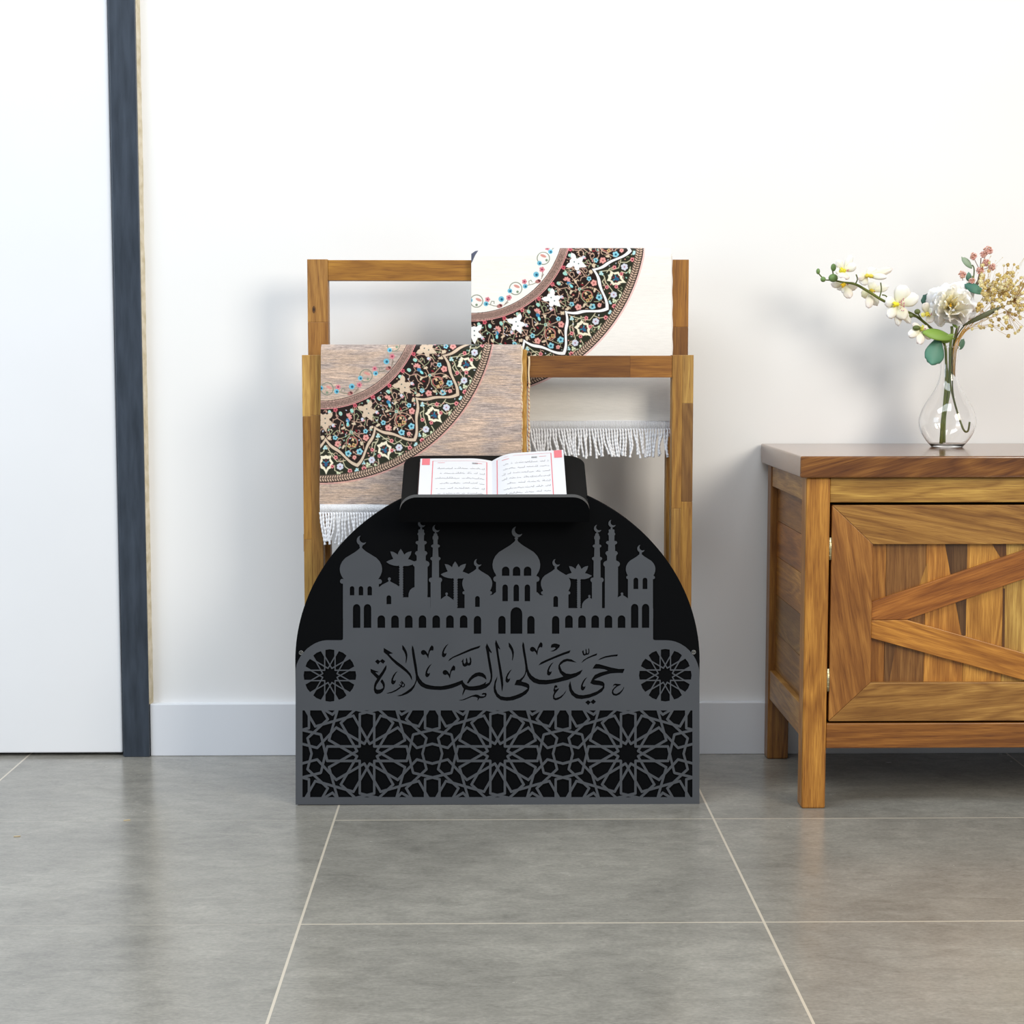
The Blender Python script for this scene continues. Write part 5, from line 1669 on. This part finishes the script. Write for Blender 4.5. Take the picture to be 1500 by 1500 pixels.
for (mx_, my), dy, pets, (lt_, lw_), yc_ in bl:
    m_ = MB(); B3 = V3(mx_, my, dy)
    for (tx, ty), w, td, cc in pets:
        blade(m_, B3, V3(tx, ty, td), w * sc, cup=.35, bend=.10, shape='petal', c0=(240, 238, 190), c1=cc, edge=PKW, ruffle=.02)
    o = build_paint(m_, 'blossom', M['petal'], orch)
    m_ = MB()
    blade(m_, B3 + Vector((0, -.002, 0)), V3(lt_[0], lt_[1], dy - .010), lw_ * sc, cup=.8, bend=.3, c0=yc_, c1=yc_)
    m_.ball(B3 + Vector((-.001, -.006, 0)), (0.0036, 0.003, 0.0034), nu=10, nv=7, col=yc_)
    if w:
        rq = random.Random(int(mx_))
        for _ in range(16 if my == 446 else 5):
            m_.ball(B3 + Vector((0.0055 + rq.uniform(-.003, .006), -.0065 - rq.random() * .002, rq.uniform(-.011, .010))) if my == 446 else B3 + Vector((0.004 + rq.uniform(-.001, .003), -.006, rq.uniform(-.003, .002))), 0.0009 if my == 446 else 0.0007, nu=6, nv=4, col=(206, 130, 140))
    o2 = build_paint(m_, 'lip', M['petal'], None); sub(o2, o)

# big white bloom
rq = random.Random(21)
peo = thing('peony', tuple(V3(1390, 640)), 'large open cream-white peony with yellow middle above the vase neck', 'flower')
m_ = MB(); m_.tube(smooth_path([V3(1394, 478, .004), V3(1394.5, 488, .003), V3(1392, 510, .002), V3(1391.5, 545, .003), V3(1390, 575, .002), V3(1384, 610, .006), V3(1383, 648, .006)]), 0.0026, n=8, col=(116, 128, 72))
build_paint(m_, 'stem', M['stem'], peo, 0)
PC = (1396, 449)
lay = [(9, 36, 34, .012, -.022, (248, 246, 242), (246, 246, 248), .25), (8, 28, 28, .024, -.044, (250, 246, 230), (248, 246, 244), .75), (7, 20, 20, .036, -.062, (250, 244, 214), (250, 247, 238), .1), (5, 11, 12, .040, -.066, (244, 226, 150), (250, 242, 208), .5)]
for n_, L, w, dz, tz, c0, c1, r0 in lay:
    for k in range(n_):
        a = 2 * math.pi * k / n_ + r0 + rq.uniform(-.12, .12)
        Lk = L * rq.uniform(.88, 1.1)
        bx, by = PC[0] + 3 * math.cos(a), PC[1] + 2 * math.sin(a)
        tx, ty = PC[0] + Lk * math.cos(a) * 1.02, PC[1] + Lk * math.sin(a) * .96 - 6
        mm = MB()
        blade(mm, V3(bx, by + (2 if L < 20 else 5), -.012), V3(tx, ty, tz + rq.uniform(-.004, .004) + (.012 if ty < PC[1] - 15 else 0)), w * sc * rq.uniform(.95, 1.15), cup=rq.uniform(.15, .5), bend=-.10 if L > 20 else -.05, c0=c0, c1=c1, edge=(236, 234, 238), nu=11, nv=11, ruffle=.026, rr_=rq)
        build_paint(mm, 'petal', M['petal'], peo)
m_ = MB()
for k in range(9):
    a = rq.uniform(0, 6.28); r = rq.uniform(0, 3.5)
    m_.tube([V3(PC[0] - 3 + r * .4 * math.cos(a), PC[1] + 1 + r * .4 * math.sin(a), -.02), V3(PC[0] - 3 + r * math.cos(a), PC[1] + r * math.sin(a) - 1, -.058)], 0.0008, n=5, col=(226, 176, 40))
build_paint(m_, 'stamens', M['petal'], peo, 0)['label'] = 'yellow stamens'

# leaves
lf = thing('eucalyptus_sprig', tuple(V3(1392, 636)), 'green eucalyptus sprig with round teal leaves around the vase neck', 'foliage')
m_ = MB()
m_.tube(smooth_path([V3(1425, 404, 0), V3(1424, 425, .0), V3(1412, 455, .004), V3(1402, 480, .006), V3(1396, 508, .006), V3(1393, 535, .005), V3(1392, 560, .004), V3(1397, 585, .002), V3(1405, 612, 0), V3(1412, 630, -.004), V3(1418, 631, -.006), V3(1420.5, 618, -.006)]), 0.0018, n=8, col=(122, 126, 78))
m_.tube(smooth_path([V3(1424, 425, 0), V3(1427, 396, 0), V3(1424, 388, 0)]), 0.0012, n=6, col=(92, 104, 66))
m_.tube(smooth_path([V3(1388, 500, 0), V3(1380, 494, -.012), V3(1368, 492, -.02)]), 0.0012, n=6, col=(92, 112, 66))
build_paint(m_, 'stem', M['stem'], lf, 0)
TE, TE2, GR = (84, 134, 118), (60, 104, 92), (132, 164, 76)
for b, t, w, sh, c0, c1, nr in (
        ((1377, 494, -.01), (1364, 535, -.022), 32, 'petal', (70, 112, 90), (92, 146, 126), (0.1, -1, 0)),
        ((1352, 486, -.028), (1399, 497, -.012), 18, 'leaf', (134, 168, 72), (118, 150, 64), (0, -1, .45)),
        ((1380, 502, -.012), (1398, 489, -.02), 13, 'leaf', (112, 142, 56), (150, 180, 96), (0.2, -1, -.3)),
        ((1366, 446, .002), (1352, 432, .004), 20, 'round', (44, 78, 66), (62, 102, 88), (0, -1, .2)),
        ((1398, 470, -.01), (1403, 481, -.016), 10, 'leaf', (120, 152, 66), (152, 178, 96), (0, -1, .2)),
        ((1406, 512, .012), (1412, 496, .016), 10, 'round', (78, 116, 92), (96, 134, 112), (.5, -1, 0)),
        ((1413, 416, -.006), (1444, 431, -.012), 15, 'leaf', (56, 106, 94), (108, 150, 120), (0, -1, .35)),
        ((1424, 393, 0), (1408, 376, .0), 10, 'long', (126, 150, 122), (150, 166, 142), (.2, -1, .1)),
        ((1419, 412, .004), (1419, 398, .0), 9, 'leaf', (84, 128, 108), (110, 150, 132), (.2, -1, 0)),
        ((1426, 424, .0), (1437, 405, .002), 5, 'long', (86, 82, 66), (122, 110, 84), (.2, -1, 0))):
    m_ = MB(); blade(m_, V3(*b), V3(*t), w * sc, nrm=nr, cup=.22, bend=.06, shape=sh, c0=c0, c1=c1, nu=12)
    build_paint(m_, 'leaf', M['leaf'], lf, 0.0006)
gb_ = thing('grass_blade', tuple(V3(1392, 600)), 'long dark green blade pointing right beneath the dried flowers', 'foliage')
m_ = MB(); m_.tube(smooth_path([V3(1415, 474, -.016), V3(1403, 490, -.006), V3(1396, 512, -.002), V3(1395, 545, -.003), V3(1396, 575, -.004), V3(1401, 600, -.006)]), 0.0011, n=6, col=(84, 86, 48))
build_paint(m_, 'stem', M['stem'], gb_, 0)
m_ = MB(); blade(m_, V3(1410, 477, -.016), V3(1471, 447, -.030), 7.5 * sc, cup=.4, bend=-.02, shape='long', c0=(78, 80, 50), c1=(106, 108, 80), nrm=(0, -1, .3), nu=12)
build_paint(m_, 'blade', M['leaf'], gb_, 0.0005)

# pink filler
pf = thing('pink_filler_sprig', tuple(V3(1400, 560)), 'sprig of small dusty pink filler blossoms at the top right of the bouquet', 'flower')
m_ = MB()
cl = [(1446.5, 367.5, 8.0), (1425.5, 375.5, 6), (1443, 384.5, 6.4), (1435.5, 396.5, 6.6), (1453, 391, 5.8), (1409, 402, 6.4), (1423, 412, 5.5), (1440, 373, 5)]
node = [(1437, 388), (1439, 390)]
m_.tube(smooth_path([V3(1437, 378, 0), V3(1435, 398, 0), V3(1428, 425, .004), V3(1412, 460, .008), V3(1399, 500, .008), V3(1395, 535, .007), V3(1391, 575, .006)]), 0.0009, n=6, col=(120, 92, 76))
for x, y, r in cl[:5]: m_.tube(smooth_path([V3(1435.5, 396, 0), V3((x + 1435) / 2, (y + 392) / 2 + 2, -.001), V3(x, y, -.002)]), 0.0006, n=5, col=(128, 96, 80))
for x, y, r in cl[5:7]: m_.tube(smooth_path([V3(1420, 440, 0), V3((x + 1420) / 2 - 2, (y + 440) / 2, -.001), V3(x, y, -.002)]), 0.0006, n=5, col=(128, 96, 80))
build_paint(m_, 'stem', M['stem'], pf, 0)
for x, y, r in cl:
    m_ = MB(); B3 = V3(x, y, -.003)
    m_.ball(B3, r * sc * .5, nu=8, nv=6, col=(214, 160, 142))
    for k in range(46):
        a, e = rq.uniform(0, 6.28), rq.uniform(-1.1, 1.1)
        dv = Vector((math.cos(a) * math.cos(e), -abs(math.sin(e)) * .8 - .1, math.sin(a) * math.cos(e)))
        s0 = rq.uniform(.3, .7)
        cc = rq.choice(((236, 186, 176), (240, 198, 186), (226, 166, 154), (232, 194, 170), (216, 170, 144)))
        blade(m_, B3 + dv * r * sc * (1 - s0), B3 + dv * r * sc * rq.uniform(.75, 1.05), 4.2 * sc, nrm=(dv.z, -1, dv.x), cup=.3, c0=(200, 120, 104), c1=cc, nu=3, nv=3, rr_=rq)
    build_paint(m_, 'blossom_cluster', M['petal'], pf, 0.0003)

# dried gold spray
df = thing('dried_spray', tuple(V3(1398, 560)), 'spray of dried golden baby breath seed heads reaching past the right edge', 'flower')
rq = random.Random(33)
m_, bm_ = MB(), MB()
def star_bloom(c3, r, col):
    bm_.ball(c3, (r * .62, r * .55, r * .62), nu=7, nv=5, col=col)
    for k in range(7):
        a = 2 * math.pi * k / 7 + rq.random(); dv = Vector((math.cos(a), -rq.uniform(.1, .7), math.sin(a))).normalized()
        blade(bm_, c3 + dv * r * .3, c3 + dv * r, r * .9, nrm=(dv.z * .4, -1, dv.x * .4), cup=.4, c0=[v * .8 for v in col], c1=col, nu=3, nv=2, rr_=rq)
gold = ((222, 200, 136), (232, 214, 156), (210, 182, 112), (238, 224, 176), (190, 160, 96))
tgt = []
for _ in range(250):
    x = rq.gauss(1468, 24); y = rq.gauss(426, 17) + (x - 1468) * .04
    if x < 1432 or x > 1532 or y < 385 or y > 470: continue
    tgt.append((x, y, rq.uniform(1.8, 3.7)))
for _ in range(46):
    x = rq.uniform(1425, 1530); y = rq.uniform(435, 484) + (x - 1425) * .06; tgt.append((x, y, rq.uniform(1.6, 3.4)))
tgt += [(1476, 388, 3.2), (1477, 492, 3.4), (1487, 488, 2.6), (1478, 478, 3.8), (1473, 466, 5), (1463, 468, 3.6), (1450, 477, 3), (1433, 452, 4.5), (1434, 446, 4), (1437, 480, 3.2), (1482, 443, 4.2), (1428, 455, 4), (1424, 482, 2.6),
        (1440, 430, 4), (1446, 438, 4.5), (1438, 418, 4), (1455, 425, 4.2)]
hubs = [(1440, 455), (1452, 440), (1458, 462), (1450, 475), (1470, 430), (1475, 455), (1446, 425), (1485, 440)]
for hx, hy in hubs:
    m_.tube(smooth_path([V3(1395 + rq.uniform(-2, 4), 545, rq.uniform(.0, .008)), V3(1399 + rq.uniform(-5, 5), 508, rq.uniform(.002, .01)), V3(1414 + rq.uniform(-4, 4), 484, rq.uniform(-.008, .01)), V3(hx, hy, rq.uniform(-.015, .01))]), 0.0004, n=5, col=(206, 166, 90))
for k in range(5):
    m_.tube(smooth_path([V3(1396 + k * .9, 548 + k, .001 * k), V3(1397 + k * 1.3, 510, .001 * k - .004), V3(1407 + k * 1.4, 488, -.01 + .002 * k), V3(1422 + k * 3, 462 + rq.uniform(-8, 8), -.012 + .003 * k)]), 0.0005, n=5, col=(214, 166, 80))
for x, y, r in tgt:
    hx, hy = min(hubs, key=lambda h: (h[0] - x) ** 2 + (h[1] - y) ** 2 + (900 if h[0] > x + 10 else 0))
    dy = rq.uniform(-.045, .035)
    m_.tube([V3(hx, hy, dy * .3), V3((hx + x) / 2, (hy + y) / 2 + 1.5, dy * .7), V3(x, y, dy)], 0.00028, n=4, col=(190, 150, 88))
    star_bloom(V3(x, y, dy - .001), r * sc, rq.choice(gold))
for _ in range(26):
    x = rq.uniform(1440, 1525); y = rq.uniform(372, 410)
    m_.tube([V3(x - rq.uniform(2, 14), y + rq.uniform(12, 30), 0), V3(x, y, -.004)], 0.00018, n=4, col=(206, 190, 150))
    bm_.ball(V3(x, y, -.004), 0.0008, nu=6, nv=4, col=(214, 196, 150))
build_paint(m_, 'stem', M['stem'], df, 0)
o = build_paint(bm_, 'seed_heads', M['petal'], df, 0); o['kind'] = 'stuff'

# ------------------------------------------------------------------ bits of straw on the floor
def floor_pt(px, py):
    d = _f + ((px - 750) / F) * _r - ((py - 750) / F) * _u
    t = -CH / d[2]; return Vector((d[0] * t, d[1] * t, 0.0008))


for (a, b), lb_ in ((((181, 1202.5), (191, 1201.5)), 'tiny pale straw fragment lying on the floor in front of the dark door frame'),
                    (((20, 1226), (30, 1225.5)), 'tiny pale straw fragment on the floor near the left edge of the picture')):
    mb = MB(); mb.tube([floor_pt(*a), floor_pt(*b)], 0.0007, n=6)
    tag(mb.build('straw_fragment', M['straw']), lb_, 'straw', 'straw fragments on the floor')
